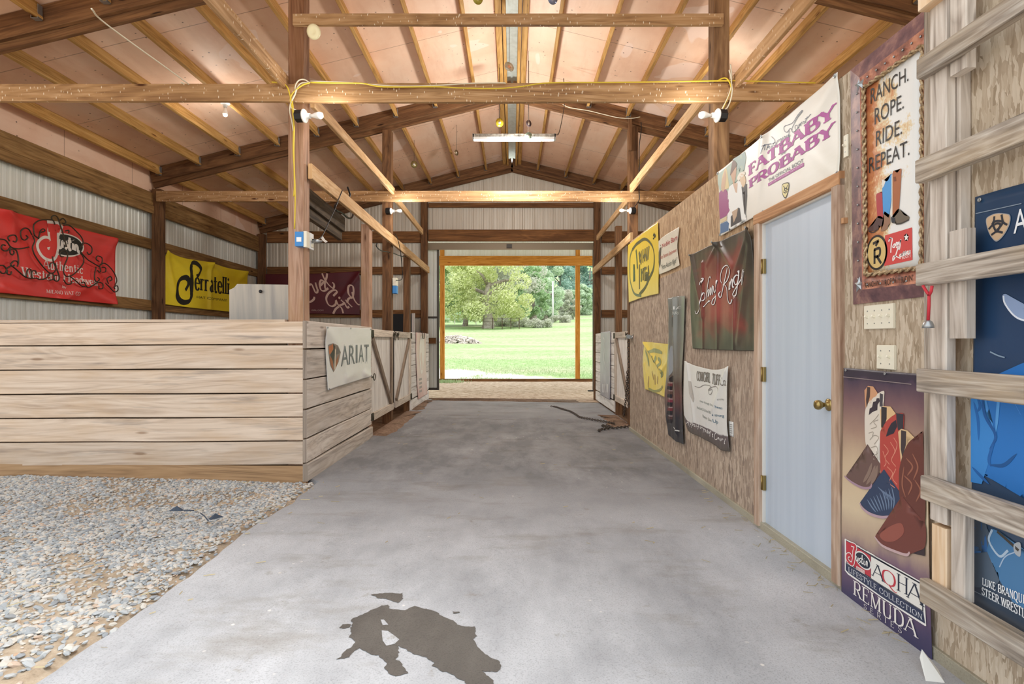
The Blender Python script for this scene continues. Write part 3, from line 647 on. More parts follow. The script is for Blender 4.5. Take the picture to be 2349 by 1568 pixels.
gate(-1.83,6.97,8.24,0,'whitewashed plywood gate nearest the camera on the left, brace falling away from the hinge')
gate(-1.83,8.42,9.64,1,'second whitewashed gate on the left, past the middle post, brace rising away')
gate(1.82,8.35,9.46,1,'whitewashed gate at the far end of the strand-board wall, chain hanging on it',1)
def sidewall(X,y0,y1,n,lab,h=1.42):
    t=thing('stall_partition',(X,(y0+y1)/2,0),lab,'stall wall'); zz=.20
    mb=MB(); mb.board((X+n*.02,y0,.08),(X+n*.02,y1,.08),.04,.19); link('base_board',mb,M['whitewash'],t)
    while zz<h-.1:
        mb=MB(); mb.board((X+n*.02,y0,zz+.098),(X+n*.02,y1,zz+.098),.034,.196,segs=3,warp=.003); link('board',mb,M['whitewash'],t); zz+=.205
    mb=MB(); mb.box((X+n*.04,y0+.02,.0),(X+n*.055,y1-.02,h-.05)); link('backing',mb,M['oldplank'],t)
sidewall(-1.83,9.68,11.7,-1,'whitewashed plank stall wall at the far left, under the pink banner')
sidewall(1.83,9.5,11.65,1,'whitewashed plank stall wall at the far right, under the grey banner')
# hooks and ring on the left walls
mb=MB(); c=Vector((-1.815,6.88,0)); p=onX(859,864,-1.818)
mb.tube([p+Vector((0,.045*math.cos(a),.045*math.sin(a))) for a in [i*.35 for i in range(18)]],.006,closed=True); mb.box(p+Vector((-.02,-.10,-.012)),p+Vector((.0,-.04,.012))); link('tie_ring',mb,M['iron'],None,'small iron ring at the far end of the front stall side wall','ring')
mb=MB(); p=onX(967,766,-1.80); mb.tube([p+Vector((-.02,0,.06)),p+Vector((.01,0,.06)),p+Vector((.02,0,-.08)),p+Vector((.02,.18,-.09)),p+Vector((.02,.2,.02))],.009); link('wall_hook',mb,M['iron'],None,'bent iron hook on top of the far left stall wall','hook')
# ------------------------------------------------------------------ things in the stalls
mb=MB(); a=onY(521,728,5.3);b=onY(672,728,5.3); zt_=1.24+(784-651)*5.3/1220; x0=a.x;x1=b.x+.15
pr=[(x0-.02,0),(x1,0),(x1,zt_-.01),(x0+.10,zt_),(x0+.07,zt_-.035),(x0+.05,zt_-.045),(x0+.02,zt_-.06)]
i0=mb.vs([(x,5.3+ (1.8-q)*.05,q) for x,q in pr]); i1=mb.vs([(x,5.325+(1.8-q)*.05,q) for x,q in pr]); n=len(pr)
mb.face([i0+k for k in range(n)]); mb.face([i1+k for k in range(n-1,-1,-1)])
for k in range(n): mb.face((i0+k,i1+k,i1+(k+1)%n,i0+(k+1)%n))
o=link('leaning_panel',mb,M['sheetmetal'],None,'stained grey panel with a round hole, standing behind the plank stall wall','panel')
mb=MB(); h=onY(598,668,5.29); mb.lathe([(.016,0),(.016,.008),(.004,.010)],h,(0,-1,0),12); link('hole_disc',mb,M['black'],o)  # black disc standing in for the dark inside the round hole
mb=MB(); mb.box((-2.62,11.2,-.03),(-2.05,11.26,1.83)); link('dark_board',mb,M['darkboard'],None,'black rubber board standing in the far left stall','board')
mb=MB(); mb.box((-2.09,11.08,-.03),(-2.03,11.14,1.84)); link('white_stake',mb,M['whitewash'],None,'upright white stake beside the black rubber board','stake')
t=[('rough dark plank tucked beside the corner post under the long pale rail',2.66,.17,-2.02),('lower rough dark plank beside the corner post, below the pale rail',2.52,.10,-2.05)]
for lab,zc,h_,x in t: timber('old_plank',(x,4.93,zc+.02),(x,6.35,zc-.02),.05,h_,'oldplank',lab,'plank','dark planks by the corner post',segs=5,warp=.012)
c=lambda x,y,X=-1.95:onX(650+x/7.127,380+y/7.127,X)
mb=MB(); mb.tube(smooth([c(1050,350),c(1075,420),c(1085,500),c(960,560),c(850,640),c(860,720),c(960,770),c(1040,840),c(1095,858),c(1130,830),c(1140,790)],5),.011); link('black_hose',mb,M['black'],None,'black hose looped behind the long pale rail','hose')
# electrical boxes and cables
def box3(name,lo,hi,mat,lab,cat,group=None):
    mb=MB(); mb.box(lo,hi,cham=.004); return link(name,mb,M[mat],None,lab,cat,group)
a=onY(676,564,4.70); b=onY(703,531,4.70)
t=thing('junction_box',(-1.93,4.74,a.z),'blue electrical box with a white square on the corner post','electrical box')
mb=MB(); mb.box((a.x,4.70,a.z),(b.x-.028,4.78,b.z)); link('box_body',mb,M['bluebox'],t); mb=MB(); mb.box((b.x-.03,4.705,a.z-.006),(b.x+.0,4.78,b.z+.006)); link('box_cover',mb,M['ivory'],t)
mb=MB(); q=onY(685,549,4.70); mb.box((q.x-.018,4.696,q.z-.02),(q.x+.025,4.702,q.z+.02)); link('label_square',mb,M['white'],t)
a=onX(711,571,-1.862); b=onX(719.5,539,-1.862)
t=thing('wall_outlet',(-1.86,4.9,a.z),'white outlet on the inner side of the corner post, with a plug in it','outlet')
mb=MB(); mb.box((-1.866,4.88,a.z),(-1.852,4.97,b.z)); link('cover_plate',mb,M['white'],t); mb=MB(); mb.box((-1.852,4.9,a.z+.02),(-1.846,4.95,a.z+.05)); mb.box((-1.852,4.9,a.z+.075),(-1.846,4.95,a.z+.105)); link('socket_face',mb,M['ivory'],t)
t=thing('power_cord',(-1.82,4.93,2.1),'black power cord rising from the corner post outlet to the pale rail','cord')
w=lambda x,y,X=-1.82:onX(650+x/7.127,380+y/7.127,X)
mb=MB(); mb.tube(smooth([w(480,1205),w(560,1205),w(620,1165),w(690,1040),w(770,860),w(840,720),w(900,560),w(965,405)],5),.005); link('cable',mb,M['black'],t)
mb=MB(); mb.lathe([(.02,0),(.02,.05),(.008,.09)],(-1.852,4.925,w(480,1205).z),(1,.2,0),8); link('plug',mb,M['galv'],t)
mb=MB(); pts=[w(605,1170),w(640,1140),w(680,1205),w(725,1240),w(690,1260),w(640,1220)]; i=mb.vs(pts); mb.face(range(i,i+6)); link('tag',mb,M['paper'],t)
a=onX(905,672,-1.845)
for k,(yt,yb,mt) in enumerate(((637,655,'ivory'),(655,673,'bluebox'))):
    za=1.24+(784-yb)*8.33/1220; zb_=1.24+(784-yt)*8.33/1220
    box3('junction_box',(-1.865,8.29,za),(-1.80,8.40,zb_-.004),mt,('small white box, upper of the pair on the post between the left gates','small blue box, lower of the pair on the post between the left gates')[k],'electrical box','boxes on the middle left post')
mb=MB(); w=lambda x,y,X=-1.80:onX(860+x/4.125,400+y/4.125,X)
mb.tube(smooth([w(200,1000),w(240,1000),w(262,970),w(255,860),w(240,720),w(215,610),w(190,560)],5),.006); link('power_cord',mb,M['black'],None,'black cord hanging from the pale rail to the box pair','cord')
mb=MB(); w=lambda x,y,X=-1.90:onX(860+x/4.125,400+y/4.125,X)
mb.tube(smooth([w(20,650),w(15,680),w(60,720),w(160,740),w(240,770),w(300,780)],5),.008); link('loose_cable',mb,M['black'],None,'dark loose cable looped behind the middle left post','cable')
# yellow and white cables
w=lambda x,y,Y=4.72:onY(640+x/6.03,160+y/6.03,Y)
t=thing('cable_bundle',(-1.95,4.72,2.2),'bundle of yellow and white cables running down the corner post','cable')
for mt,pts,r in (('yelwire',[(425,178),(330,210),(220,290),(165,370),(160,440),(185,540),(200,680),(210,800),(205,1000),(205,1200),(215,1568),(205,1750)],.0065),
   ('yelwire',[(-100,170),(0,178),(60,185),(120,250),(160,380),(185,460),(200,600),(203,800),(198,1100),(212,1400),(225,1750),(215,2200)],.0065),
   ('whtwire',[(425,178),(350,135),(270,150),(225,230),(225,330),(180,420),(155,490),(150,580),(180,720),(200,850)],.006),
   ('whtwire',[(400,180),(310,185),(255,245),(225,330),(190,400),(160,500),(185,535),(240,560)],.006)):
    mb=MB(); mb.tube(smooth([w(*p) for p in pts],5),r); link('cable',mb,M[mt],t)
mb=MB(); w=lambda x,y,Y=4.725:onY(x,y,Y)
mb.tube(smooth([w(712,189),w(760,190),w(830,191),w(880,199),w(1000,199),w(1060,202),w(1140,203),w(1170,201),w(1200,198),w(1260,190),w(1400,189),w(1550,187),w(1660,185),w(1720,186),w(1870,190)],5),.006); link('yellow_cable',mb,M['yelwire'],None,'yellow cable lying along the aisle tie beam','cable')
mb=MB(); mb.tube(smooth([w(712,186),w(800,189),w(900,197),w(1000,196),w(1080,191),w(1150,190),w(1160,191)],5),.005); link('white_cable',mb,M['whtwire'],None,'thin white cable along the left half of the aisle tie beam','cable')
w=lambda x,y,Y=4.72:onY(1580+x/7.127,100+y/7.127,Y)
t=thing('cable_bundle',(1.95,4.72,3.2),'short loop of yellow and white cables on the right nearest post','cable')
for mt,pts in (('yelwire',[(470,610),(540,570),(610,565),(660,620),(690,700),(680,770),(640,880),(560,1060)]),('whtwire',[(680,340),(700,500),(700,640),(710,760),(690,900),(640,1030),(585,1090)]),('whtwire',[(660,430),(690,560),(690,720),(640,880),(580,1000),(545,1070)])):
    mb=MB(); mb.tube(smooth([w(*p) for p in pts],5),.006); link('cable',mb,M[mt],t)
mb=MB(); mb.tube(smooth([(-2.95,4.735,3.55),onY(430,191,4.73),onY(250,60,3.9)+Vector((0,0,.0)),onY(210,20,3.6)],6),.006); link('white_cable',mb,M['whtwire'],None,'thin cable rising from the left tie beam to the roof','cable')
# bare bulbs in porcelain holders
def bulb(p,ax,lab,box=True,group='bare bulbs in porcelain holders',sc=1.0):
    ax=Vector(ax).normalized(); t=thing('light_bulb_fixture',p,lab,'light fixture',group)
    if box:
        mb=MB(); mb.lathe([(.05,-.07),(.056,-.06),(.056,0)],p,ax,8,sm=False); link('mounting_box',mb,M['black'],t)
    mb=MB(); mb.lathe([(.058*sc,0),(.06*sc,.008),(.05*sc,.018),(.026*sc,.028),(.022*sc,.06)],p,ax,18); link('holder',mb,M['porcelain'],t)
    mb=MB(); mb.lathe([(.014*sc,.06),(.016*sc,.085),(.024*sc,.105),(.031*sc,.13),(.031*sc,.15),(.022*sc,.17),(.0,.178)],p,ax,16); link('bulb',mb,M['bulb'],t)
    return t
p=onY(697,266,4.66); bulb(p,(1,-.12,-.02),'bare bulb pointing right, on the corner post below the tie beam')
p=onY(1647,265,4.66); bulb(p,(-1,-.12,-.02),'bare bulb pointing left, on the right nearest post')
p=Vector((-3.64,6.75,4.275)); bulb(p,(0,0,-1),'bare bulb hanging under a left purlin beyond the tie beam',False)
p=Vector((2.42,6.3,4.575-.03)); bulb(p,(-.1,0,-1),'bulb under a right purlin, half hidden by the nearest post')
p=onY(896,484,8.17); bulb(p,(1,-.1,.0),'small bulb fixture on the middle left post under the tie beam',sc=.8)
p=onY(1447,483,8.17); bulb(p,(-1,-.1,.0),'small bulb fixture on the middle right post under the tie beam',sc=.8)
# insulator knob on the corner post, hanging discs, tube light
p=onY(722,74,4.74); mb=MB(); mb.lathe([(.05,0),(.062,.01),(.064,.025),(.05,.038),(.03,.04),(.02,.034),(.0,.034)],p,(-.15,-1,-.35),22); link('round_plate',mb,M['cream'],None,'round cream disc hanging under the left end of the collar beam','disc')
def disc(px,py,Y,r,mat,lab,ax,top=None,col2='CFC8BC'):
    c=onY(px,py,Y); t=thing('hanging_disc',c,lab,'hanging disc','discs hung from the roof'); ax=Vector(ax)
    mb=MB(); mb.lathe([(r*.18,-.0015),(r,-.0015),(r,.0015),(r*.18,.0015)],c,ax,24); link('disc',mb,mat,t)
    mb=MB(); mb.lathe([(r*.34,-.002),(r*.34,.002),(.0,.0025)],c,ax,16); link('hub',mb,flat('disc_hub_%d'%px,col2,.3,.3),t)
    zt_=zd(c.x)-.005; mb=MB(); mb.tube([c+Vector((0,0,r*.9)),Vector((c.x,c.y,zt_))],.003,5); link('string',mb,M['string'],t)
g=lambda c,r=.25,m=.5:flat('disc_'+c,c,r,m)
disc(1146,281,7.6,.060,g('B9A22E'),'yellow-green disc hanging left of the ridge, over the tube light',(.5,-1,-.3))
disc(1213,283,7.6,.048,g('5A4B4E'),'dark disc hanging right of the ridge, over the tube light',(.8,-1,-.2))
disc(1212,311,7.35,.052,g('8F9A86'),'grey disc resting just above the tube light',(.1,-1,-1.2))
disc(1168,153,6.6,.065,g('C9C4B2'),'pale disc with an orange centre hanging below the ridge cap',(.5,-1,.2),None,'E7A884')
disc(950,377,9.6,.062,g('8A7A4E'),'brown disc hanging low on the left of the far bay',(.3,-1,-.1))
disc(1047,350,9.4,.05,g('7E6C50'),'narrow brown disc hanging between the low disc and the ridge',(1,-.7,-.1))
disc(1096,-4,5.2,.055,g('B8B050'),'yellowish disc at the top edge of the picture, left of the ridge',(.6,-1,-.4))
disc(1268,-4,5.2,.055,g('8C96B4'),'bluish disc at the top edge of the picture, right of the ridge',(.5,-1,-.4))
t=thing('tube_light',onY(1180,320,7.5),'unlit fluorescent tube fixture hanging across the aisle','light fixture')
a=onY(1085,321,7.5); b=onY(1274,321,7.5)
mb=MB(); mb.board((a.x,7.5,a.z+.05),(b.x,7.5,b.z+.05),.09,.05); link('housing',mb,ground('dusty_white_enamel',('4A443C','A8A49A','D0CCC4'),26,.6,.1),t)
mb=MB(); mb.box((a.x+.01,7.46,a.z-.005),(b.x-.02,7.54,a.z+.028)); link('lamp_cover',mb,M['white'],t)
mb=MB(); mb.box((b.x-.015,7.455,a.z-.0),(b.x+.005,7.545,a.z+.075)); mb.box((a.x-.005,7.455,a.z-.0),(a.x+.015,7.545,a.z+.075)); link('end_cap',mb,M['galv'],t)
mb=MB(); p1=onY(1295,236,7.5); p2=onY(1283,302,7.5); mb.tube(smooth([Vector((b.x,7.5,b.z+.07)),p2,p1,onY(1293,180,7.5)],5),.006); link('power_cord',mb,M['string'],t)
for x in (1145,): mb=MB(); q=onY(x,310,7.5); mb.tube([q,Vector((q.x,q.y,zd(q.x)-.01))],.003,5); link('hanger',mb,M['string'],t)
mb=MB(); w=lambda x,y,Y=8.19:onY(1340+x/4.75,230+y/4.75,Y)
mb.tube(smooth([w(-235,45),w(-150,80),w(60,115),w(200,150),w(380,190),w(520,195),w(610,180)],5),.006); link('white_cable',mb,M['whtwire'],None,'pale cable sagging along the right middle rafter','cable')
mb=MB(); mb.tube(smooth([w(620,240),w(622,330),w(600,500),w(600,700),w(598,980),w(600,1080),w(545,1165)],5),.007); link('black_cable',mb,M['black'],None,'dark cable running down the middle right post','cable')
# ------------------------------------------------------------------ right side near: slat rails on the wall
t=[((135,181),'weathered board, topmost of the six on the near strand-board wall'),((365,418),'weathered board, second from the top on the near strand-board wall'),((605,655),'weathered board, third from the top, crossing the top of the blue poster'),((845,898),'weathered board, fourth from the top, level with the light switches below it'),((1087,1141),'weathered board, fifth from the top, across the blue shirt of the poster'),((1322,1377),'weathered board, lowest of the six, under the blue poster')]
for k,((a,b),lab) in enumerate(t):
    zc=1.24+(784-(a+b)/2)*2.10/1220; hh=(b-a)*2.1/1220
    y0=2.105+(.0,.008,.004,.0,-.02,-.016)[k]
    timber('slat_board',(1.62,y0,zc),(1.62,.5,zc-.004),.038,hh,'gray',lab,'board','six boards nailed on the near wall',segs=6,warp=.003)
def bat(x0,x1,yt,yb,X,mat,lab,d=.045):
    Y0=X*F/(x0-CX); Y1=X*F/(x1-CX); Ym=(Y0+Y1)/2; za=1.24+(784-yb)*Ym/1220; zz=1.24+(784-yt)*Ym/1220
    timber('wall_batten',(X+d/2,Ym,max(za,-.04)),(X+d/2,Ym,min(zz,3.3)),d,Y0-Y1,mat,lab,'batten','upright battens behind the boards',(0,1,0))
bat(2132,2170,-150,1196,1.642,'batten','tall pale upright batten behind the ends of the six boards',.04)
bat(2118,2138,-150,1100,1.684,'gray','grey upright strip at the edge of the rusty framed sign',.044)
bat(2136,2170,1206,1352,1.642,'newpine','short new pine block under the tall pale batten',.04)
bat(2178,2216,-150,166,1.643,'batten','pale upright block behind the topmost board',.04)
bat(2179,2202,168,560,1.684,'batten','narrow pale strip between the two upper blocks',.044)
bat(2176,2215,527,776,1.643,'batten','pale upright block level with the third board',.04)
bat(2180,2212,1140,1372,1.643,'batten','pale upright batten left of the blue poster, near the floor',.04)
bat(2104,2150,-60,10,1.60,'newpine','short wood block at the very top of the battens',.05)
# switches
def plate(x0,x1,y0,y1,n,lab):
    X=1.722; a=onX(x0,(y0+y1)/2,X); b=onX(x1,(y0+y1)/2,X); za=onX((x0+x1)/2,y1,X).z; zz=onX((x0+x1)/2,y0,X).z
    t=thing('light_switch_plate',(X,(a.y+b.y)/2,za),lab,'light switch','switch plates')
    mb=MB(); mb.box((X-.004,b.y,za),(WX-.001,a.y,zz),cham=.003); link('plate',mb,M['ivory'],t)
    for k in range(n):
        yy=b.y+(a.y-b.y)*(k+.5)/n; mb=MB(); zc=(za+zz)/2; mb.board((X-.004,yy,zc),(X-.018,yy,zc+.006),.009,.011); link('toggle',mb,M['ivory'],t)
        mb=MB()
        for e in (-.03,.03): mb.lathe([(.003,0),(.003,.0015)],(X-.004,yy,zc+e),(-1,0,0),8)
        link('screw',mb,M['galv'],t)
plate(1984,2051,698,754,4,'four-gang ivory switch plate under the rusty framed sign')
plate(2013,2053,791,847,2,'two-gang ivory switch plate above the boot banner')
plate(1936,1945,310,360,1,'narrow ivory switch plate beside the big white banner')
a=onX(1938,506,1.72); mb=MB(); mb.box((1.705,a.y-.012,a.z-.014),(1.731,a.y+.012,a.z+.014)); link('wood_peg',mb,M['trimb'],None,'small brown wood block beside the door casing','block')
# red ribbon with bell
t=thing('red_lanyard',onX(2128,700,1.61),'red ribbon with a metal bell hanging under the third board','lanyard')
p=lambda x,y,X=1.598:onX(x,y,X)
mb=MB()
for pts in ([(2117,655),(2125,668),(2131,676)],[(2138,655),(2136,668),(2131,678)],[(2131,672),(2131,700),(2129,738)]): mb.tube([p(*q) for q in pts],.0055,6)
link('ribbon',mb,M['redribbon'],t); mb=MB(); c=p(2129,746); mb.lathe([(.006,.02),(.014,.014),(.019,0),(.02,-.01)],c,(0,0,1),14); link('bell',mb,M['galv'],t)
# chains
def chain(pts,lab,lk=.05,r=.0065,name='chain',mat='chain',grp=None):
    P=smooth(pts,8); d=[0]
    for a,b in zip(P,P[1:]): d.append(d[-1]+(b-a).length)
    mb=MB(); n=max(2,int(d[-1]/(lk*.72))); j=0
    for k in range(n):
        s=d[-1]*k/n
        while j<len(d)-2 and d[j+1]<s: j+=1
        c=P[j].lerp(P[j+1],(s-d[j])/max(1e-6,d[j+1]-d[j])); ax=(P[j+1]-P[j]).normalized()
        o=Vector((0,0,1)) if abs(ax.z)<.8 else Vector((1,0,0)); e=ax.cross(o).normalized(); e2=ax.cross(e)
        q=e if k%2 else (e*.35+e2*.94)
        mb.tube([c+ax*(lk/2*math.cos(a))+q*(lk*.32*math.sin(a)) for a in [i*math.pi/4 for i in range(8)]],r,5,closed=True)
    return link(name,mb,M[mat],None,lab,'chain',grp)
f=lambda x,y:onZ(1250+x/10.21,900+y/10.21,floorz(.6)+.012)
chain([f(150,320),f(240,330),f(420,385),f(600,440),f(740,520),f(820,570),f(1000,605),f(1250,650),f(1480,690),f(1640,730)],'long rusty chain stretched over the concrete near the far gate',.045,.0055)
chain([f(1960,790),f(1750,810),f(1600,820),f(1480,770),f(1340,770),f(1430,800),f(1500,830),f(1380,850),f(1260,870),f(1300,900)],'heap of rusty chain by the end of the strand-board wall',.05,.0065)
g=lambda x,y,X=1.79:onX(1400+x/5.225,700+y/5.225,X)
chain([g(215,380,1.79),g(218,560),g(220,800),g(215,1000),g(222,1230)],'rusty chain hanging down the right gate edge',.055,.006)
chain([g(205,800,1.77),g(195,960,1.77),g(185,1130,1.77),g(160,1340,1.77)],'second, shorter rusty chain hanging on the right gate',.05,.006)
t=thing('gate_latch',g(260,390,1.71),'grey metal latch on the edge of the strand-board wall','latch')
mb=MB(); q=onX(1446,773,1.715); mb.box((1.69,q.y-.12,q.z-.02),(1.728,q.y+.04,q.z+.025)); mb.lathe([(.03,0),(.03,.05)],(1.69,q.y,q.z+.01),(0,1,0),12); mb.tube([(1.69,q.y-.1,q.z),(1.66,q.y-.2,q.z-.02),(1.68,q.y-.28,q.z-.01),(1.70,q.y-.25,q.z+.03)],.012); link('latch_body',mb,M['galv'],t)
# things on the floor
c=onZ(2140,1558,-.05); mb=MB(); i=mb.vs([c+Vector(v) for v in ((-.035,-.01,0),(.03,-.02,0),(.045,.03,.02),(.0,.055,.085),(-.02,.04,.06),(.01,.02,.03))])
for q in ((0,1,5),(1,2,5),(2,3,5),(3,4,5),(4,0,5),(0,4,3),(1,0,3),(2,1,3)): mb.face([i+k for k in q])
link('paper_scrap',mb,M['paper'],None,'scrap of white paper at the foot of the boot banner','paper')
def leaf(pts,stem,lab,mat):
    t=thing('dead_leaf',onZ(*pts[0],.07),lab,'leaf','dark leaves on the gravel')
    mb=MB(); P=[onZ(x,y,.055) for x,y in pts]; cen=sum(P,Vector())/len(P)+Vector((0,0,.03)); i=mb.vs(P+[cen]); n=len(P)
    for k in range(n): mb.face((i+k,i+(k+1)%n,i+n))
    link('blade',mb,mat,t); mb=MB(); mb.tube([onZ(x,y,.06) for x,y in stem],.004,5); link('stalk',mb,mat,t)
lf=flat('dark_leaf','3C4654',.7)
leaf([(387,1171),(398,1166),(412,1166),(424,1170),(416,1172),(398,1172)],[(422,1170.5),(434,1170),(445,1170)],'dark dried leaf with a long stalk on the gravel',lf)
leaf([(477,1190),(490,1184),(498,1184),(514,1185),(500,1188),(484,1192)],[(478,1194),(470,1184),(460,1176)],'dark crumpled leaf nearer the concrete edge on the gravel',lf)
# wet patch on the concrete
def fl(pts,ox,oy,s,z=.0015): return [onZ(ox+x/s,oy+y/s,0) for x,y in pts]
def patch(pls,lab):
    bm=bmesh.new()
    for pl,depth in pls:
        P=fl(pl,700,880,2.279); P=[Vector((p.x,p.y,0)) for p in P]; Q=[]
        for a,b in zip(P,P[1:]+P[:1]):
            for k in range(8):
                q=a.lerp(b,k/8); Q.append(q+Vector((noise.noise(q*22),noise.noise(q*22+Vector((9,9,9))),0))*.014+Vector((noise.noise(q*70),noise.noise(q*70+Vector((3,3,3))),0))*.006)
        vs=[bm.verts.new((p.x,p.y,floorz(p.x)+.0022)) for p in Q]
        f=bm.faces.new(vs); f.normal_update()
        if f.normal.z<0: f.normal_flip()
    bmesh.ops.triangulate(bm,faces=bm.faces[:],ngon_method='EAR_CLIP')
    me=bpy.data.meshes.new('wet_patch'); bm.to_mesh(me); bm.free(); me.materials.append(M['wet']); o=bpy.data.objects.new('wet_patch',me); COL.objects.link(o); return tag(o,lab,'wet patch')
A=[(150,1420),(215,1380),(265,1330),(255,1310),(230,1300),(250,1250),(240,1215),(290,1190),(340,1170),(400,1140),(430,1140),(440,1155),(520,1165),(570,1140),(640,1155),(720,1190),(790,1220),(830,1245),(890,1242),(895,1290),(880,1310),(920,1350),(940,1385),(1000,1410),(1028,1440),(1010,1470),(960,1475),(920,1468),(980,1520),(985,1545),(940,1560),(860,1545),(800,1510),(760,1485),(700,1470),(670,1450),(680,1430),(620,1405),(560,1385),(500,1345),(480,1385),(475,1420),(500,1440),(540,1485),(500,1500),(440,1495),(415,1460),(430,1440),(390,1400),(330,1385),(280,1360),(215,1410)]
# split round the dry island
patch([(A,0),([(345,1085),(400,1078),(505,1080),(515,1110),(480,1125),(430,1108),(375,1105)],0),([(165,1255),(200,1240),(245,1238),(240,1252),(190,1265)],0),([(775,1165),(800,1168),(805,1178),(780,1180)],0)],'dark wet patch in the middle of the concrete')
P=fl([(400,1270),(430,1272),(470,1300),(492,1315),(470,1340),(420,1345),(405,1320)],700,880,2.279)+[]
def dry(pl,lab):
    P=fl(pl,700,880,2.279); mb=MB(); i=mb.vs([Vector((p.x,p.y,floorz(p.x)+.0032)) for p in P]); mb.face(range(i,i+len(P))); o=link('dry_spot',mb,M['concrete'],None,lab,'dry spot')
dry([(400,1270),(432,1272),(470,1298),(492,1315),(468,1338),(425,1348),(405,1322)],'pale dry spot inside the wet patch'); dry([(395,1215),(412,1215),(435,1240),(405,1243)],'tiny dry spot near the upper edge of the wet patch')
# straw and debris
mb=MB()
for k in range(200):
    q=random.random()
    if q<.35: Y=random.uniform(2.2,4.6); X=WX-.03-abs(random.gauss(0,.10))
    elif q<.7: Y=random.uniform(1.9,4.7); X=edge(Y)+random.gauss(-.25,.3)
    else: Y=random.uniform(3,11); X=random.uniform(-1.7,1.7)
    zz=(floorz(X) if X>edge(Y) else gz(X,Y)+.02)+.004; a=random.uniform(0,3.14); l=random.uniform(.01,.035); d_=Vector((math.cos(a)*l,math.sin(a)*l,0)); c=Vector((X,Y,zz))
    s_=Vector((-math.sin(a),math.cos(a),0))*.0011; mb.quad(c-d_-s_,c+d_-s_,c+d_+s_+Vector((0,0,.004)),c-d_+s_+Vector((0,0,.004)))
link('straw',mb,M['straw'],None,'scattered bits of straw along the concrete edges','straw',None,'stuff')
# dirt drifted along the feet of the left gates and at the slab end
def drift(name,pts,mat,lab,h=.03):
    mb=MB(); bm=[]; n=len(pts); base=[Vector(p) for p in pts]; cen=sum(base,Vector())/n
    rings=[[b.lerp(cen,t)+Vector((0,0,h*(1-(1-t)**2)+.006*noise.noise(b*9))) for b in base] for t in (0,.25,.5,.8)]
    ix=[mb.vs(r_) for r_ in rings]
    for a,b in zip(ix,ix[1:]):
        for k in range(n): mb.face((a+k,a+(k+1)%n,b+(k+1)%n,b+k),None,0,True)
    mb.face([ix[-1]+k for k in range(n)],None,0,True); link(name,mb,M[mat],None,lab,'dirt',None,'stuff')
def outline(x0,x1,y0,y1,j=.12):
    P=[(x0,y0+(y1-y0)*k/14) for k in range(15)]+[(x1+j*noise.noise((k*.7,x1,y0)),y1-(y1-y0)*k/14) for k in range(15)]
    return [(x,y,floorz(x)-.004) for x,y in P]
drift('dirt_drift',outline(-1.9,-1.62,6.98,9.6),'soil','brown dirt drifted under the left gates',.05)
drift('dirt_drift',outline(-1.86,-1.7,9.6,11.5),'soil','thin line of dirt along the far left stall wall',.03)
drift('dirt_drift',outline(1.85,1.5,8.0,9.5),'soil','reddish dirt under the far right gate',.03)
P=[(-1.9+3.8*k/24,11.28+.12*noise.noise((k*.5,0,0)),0) for k in range(25)]+[(1.9-3.8*k/24,11.9,0) for k in range(25)]
drift('dirt_drift',[(x,y,floorz(x)-.006) for x,y,_ in P],'soil','dark crumbly dirt along the end of the slab',.03)
